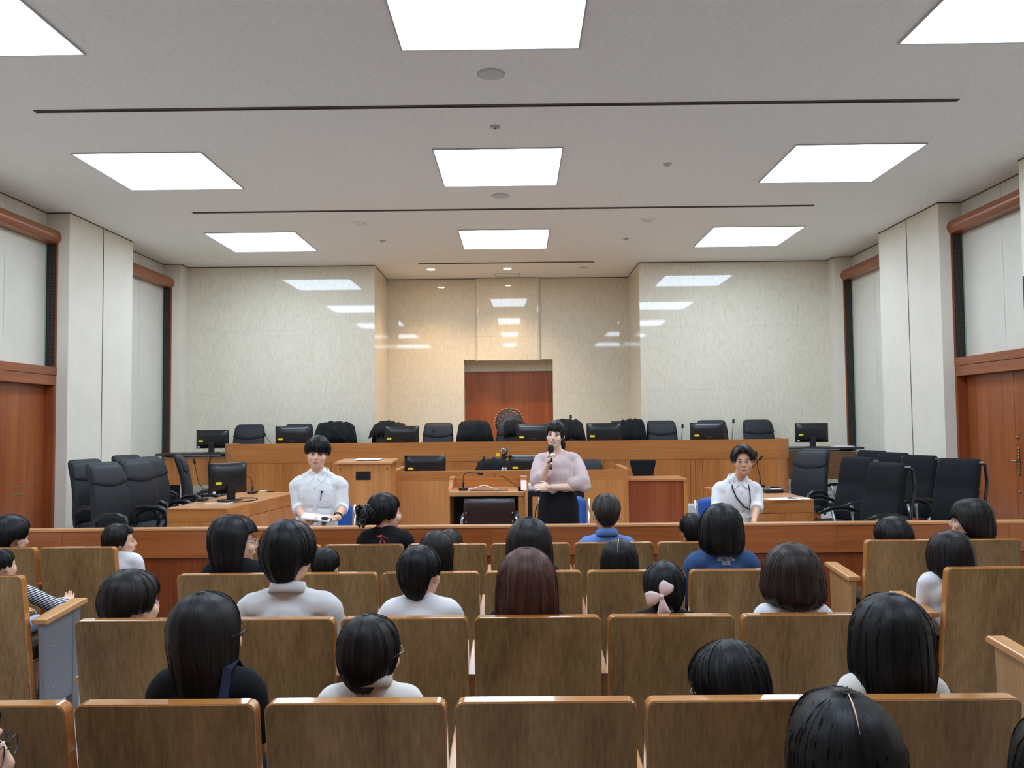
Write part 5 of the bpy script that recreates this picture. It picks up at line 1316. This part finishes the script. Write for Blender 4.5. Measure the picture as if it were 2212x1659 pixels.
for sg in (-1, 1): remesh(MB().ell((sg*.065, .06, .035), (.038, .12, .034)).cap((sg*.065, -.03, .02), (sg*.065, -.03, .05), .03), .011, 3).build('shoe', 'shoe', root, True, fix=False)
hair_build(Hh, Hm, 'hair_dark', root, 120)
addpart(root, xf(MB().tube([(0, -.10, .0), (-.02, -.13, -.03), (-.055, -.115, -.09), (-.07, -.09, -.15)], [.02, .028, .026, .008], 10), Hm), 'ponytail', 'hair_dark')
for sg in (-1, 1): addpart(root, xf(MB().tube([(sg*.055, .075, .045), (sg*.073, .062, .0), (sg*.076, .05, -.05), (sg*.072, .05, -.075)], [.004, .005, .003, .0006], 8), Hm), 'side_lock', 'hair_dark')
face_parts(root, Hm, smile=.0015, eye_open=.0052, mouth_open=True)
d = (WL-EL).normalized(); u = d.orthogonal().normalized(); v = d.cross(u); w_ = WL-d*.015
MB().tube([w_+(u*math.cos(k*PI/8)+v*math.sin(k*PI/8))*.027 for k in range(17)], .0025, 6).build('bracelet', 'chrome', root, True)
a = at(1190, 1014, 6.84); h = at(1190, 961, 6.90)
handmic(a, h-a, 'black handheld microphone held to the standing woman\'s mouth', (h-a).length)
# right speaker
rt = (SPK['man2'][0], 7.25, WELL); L = lambda a, b, Y: lpt(a, b, Y, rt)
zt = at(1595, 960, 7.0).z-WELL
Hh = Hair('short', th=.027, back=-.085, side=-.006, front=.072, a0=24, a1=58, amp=.03, seed=12)
arms = {1: dict(E=L(1549, 1095, 7.12), W=L(1560, 1130, 6.85), fwd=(-.1, .9, -.35), up=(0, .35, 1), curl=.4), -1: dict(E=L(1636, 1092, 7.12), W=L(1628, 1130, 6.86), fwd=(.1, .8, -.5), up=(0, .5, 1), curl=.4)}
m2 = person('seated man in white shirt with glasses and black lanyard', rt, PI, .44, zt, Hh, 'hair_dark', 'skin_tan', 'cloth_white', 'roll', hyaw=-13, hpitch=-2, hroll=2, hsc=1.04, sw=1.04, rise=1.02, slope=.028, jaw=1.08, lean=-.16, face=True, specs='steel', arms=arms, vox=.0085, collar='front', group='speakers facing the audience', hx=-.03, hy=.03)
r, Hm, T, s, Hc = m2
for sg in (-1, 1):
    addpart(r, xf(MB().tube([(sg*.004, .05, .122), (sg*.03, .092, .10), (sg*.060, .085, .06), (sg*.078, .05, .012)], [.004, .013, .013, .004], 8), Hm), 'fringe_lock', 'hair_dark')
ly = []
c = lambda x, z, d=.012: torso_front(T, x, z, d)
pts = [T @ Vector((.062, .03, .615)), c(.075, .53), c(.045, .44), c(-.02, .36), c(-.075, .33), c(-.08, .40), c(-.078, .50), T @ Vector((-.068, .03, .615))]
b = MB(); rows = [[p+Vector((-.004, 0, .004)), p+Vector((.004, 0, -.004))] for p in pts]; b.slab(rows, Vector((0, .004, 0))); b.build('lanyard', 'black_matte', r)
pl = [[c(-.013, z, 0), c(.013, z, 0)] for z in (.10, .2, .3, .4, .5, .56)]
MB().slab(pl, Vector((0, .006, 0))).build('placket', 'cloth_white', r)
for z in (.18, .28, .38, .48): p = c(0, z, .007); MB().ell(p, (.006, .003, .006), 8, 6).build('button', 'white_plastic', r, True)
pk = [[c(x, z, .004) for x in (-.12, -.08, -.04)] for z in (.25, .29, .33)]
MB().slab(pk, Vector((0, .003, 0))).build('pocket', 'cloth_white', r)
bpy.data.scenes.remove(SCR)
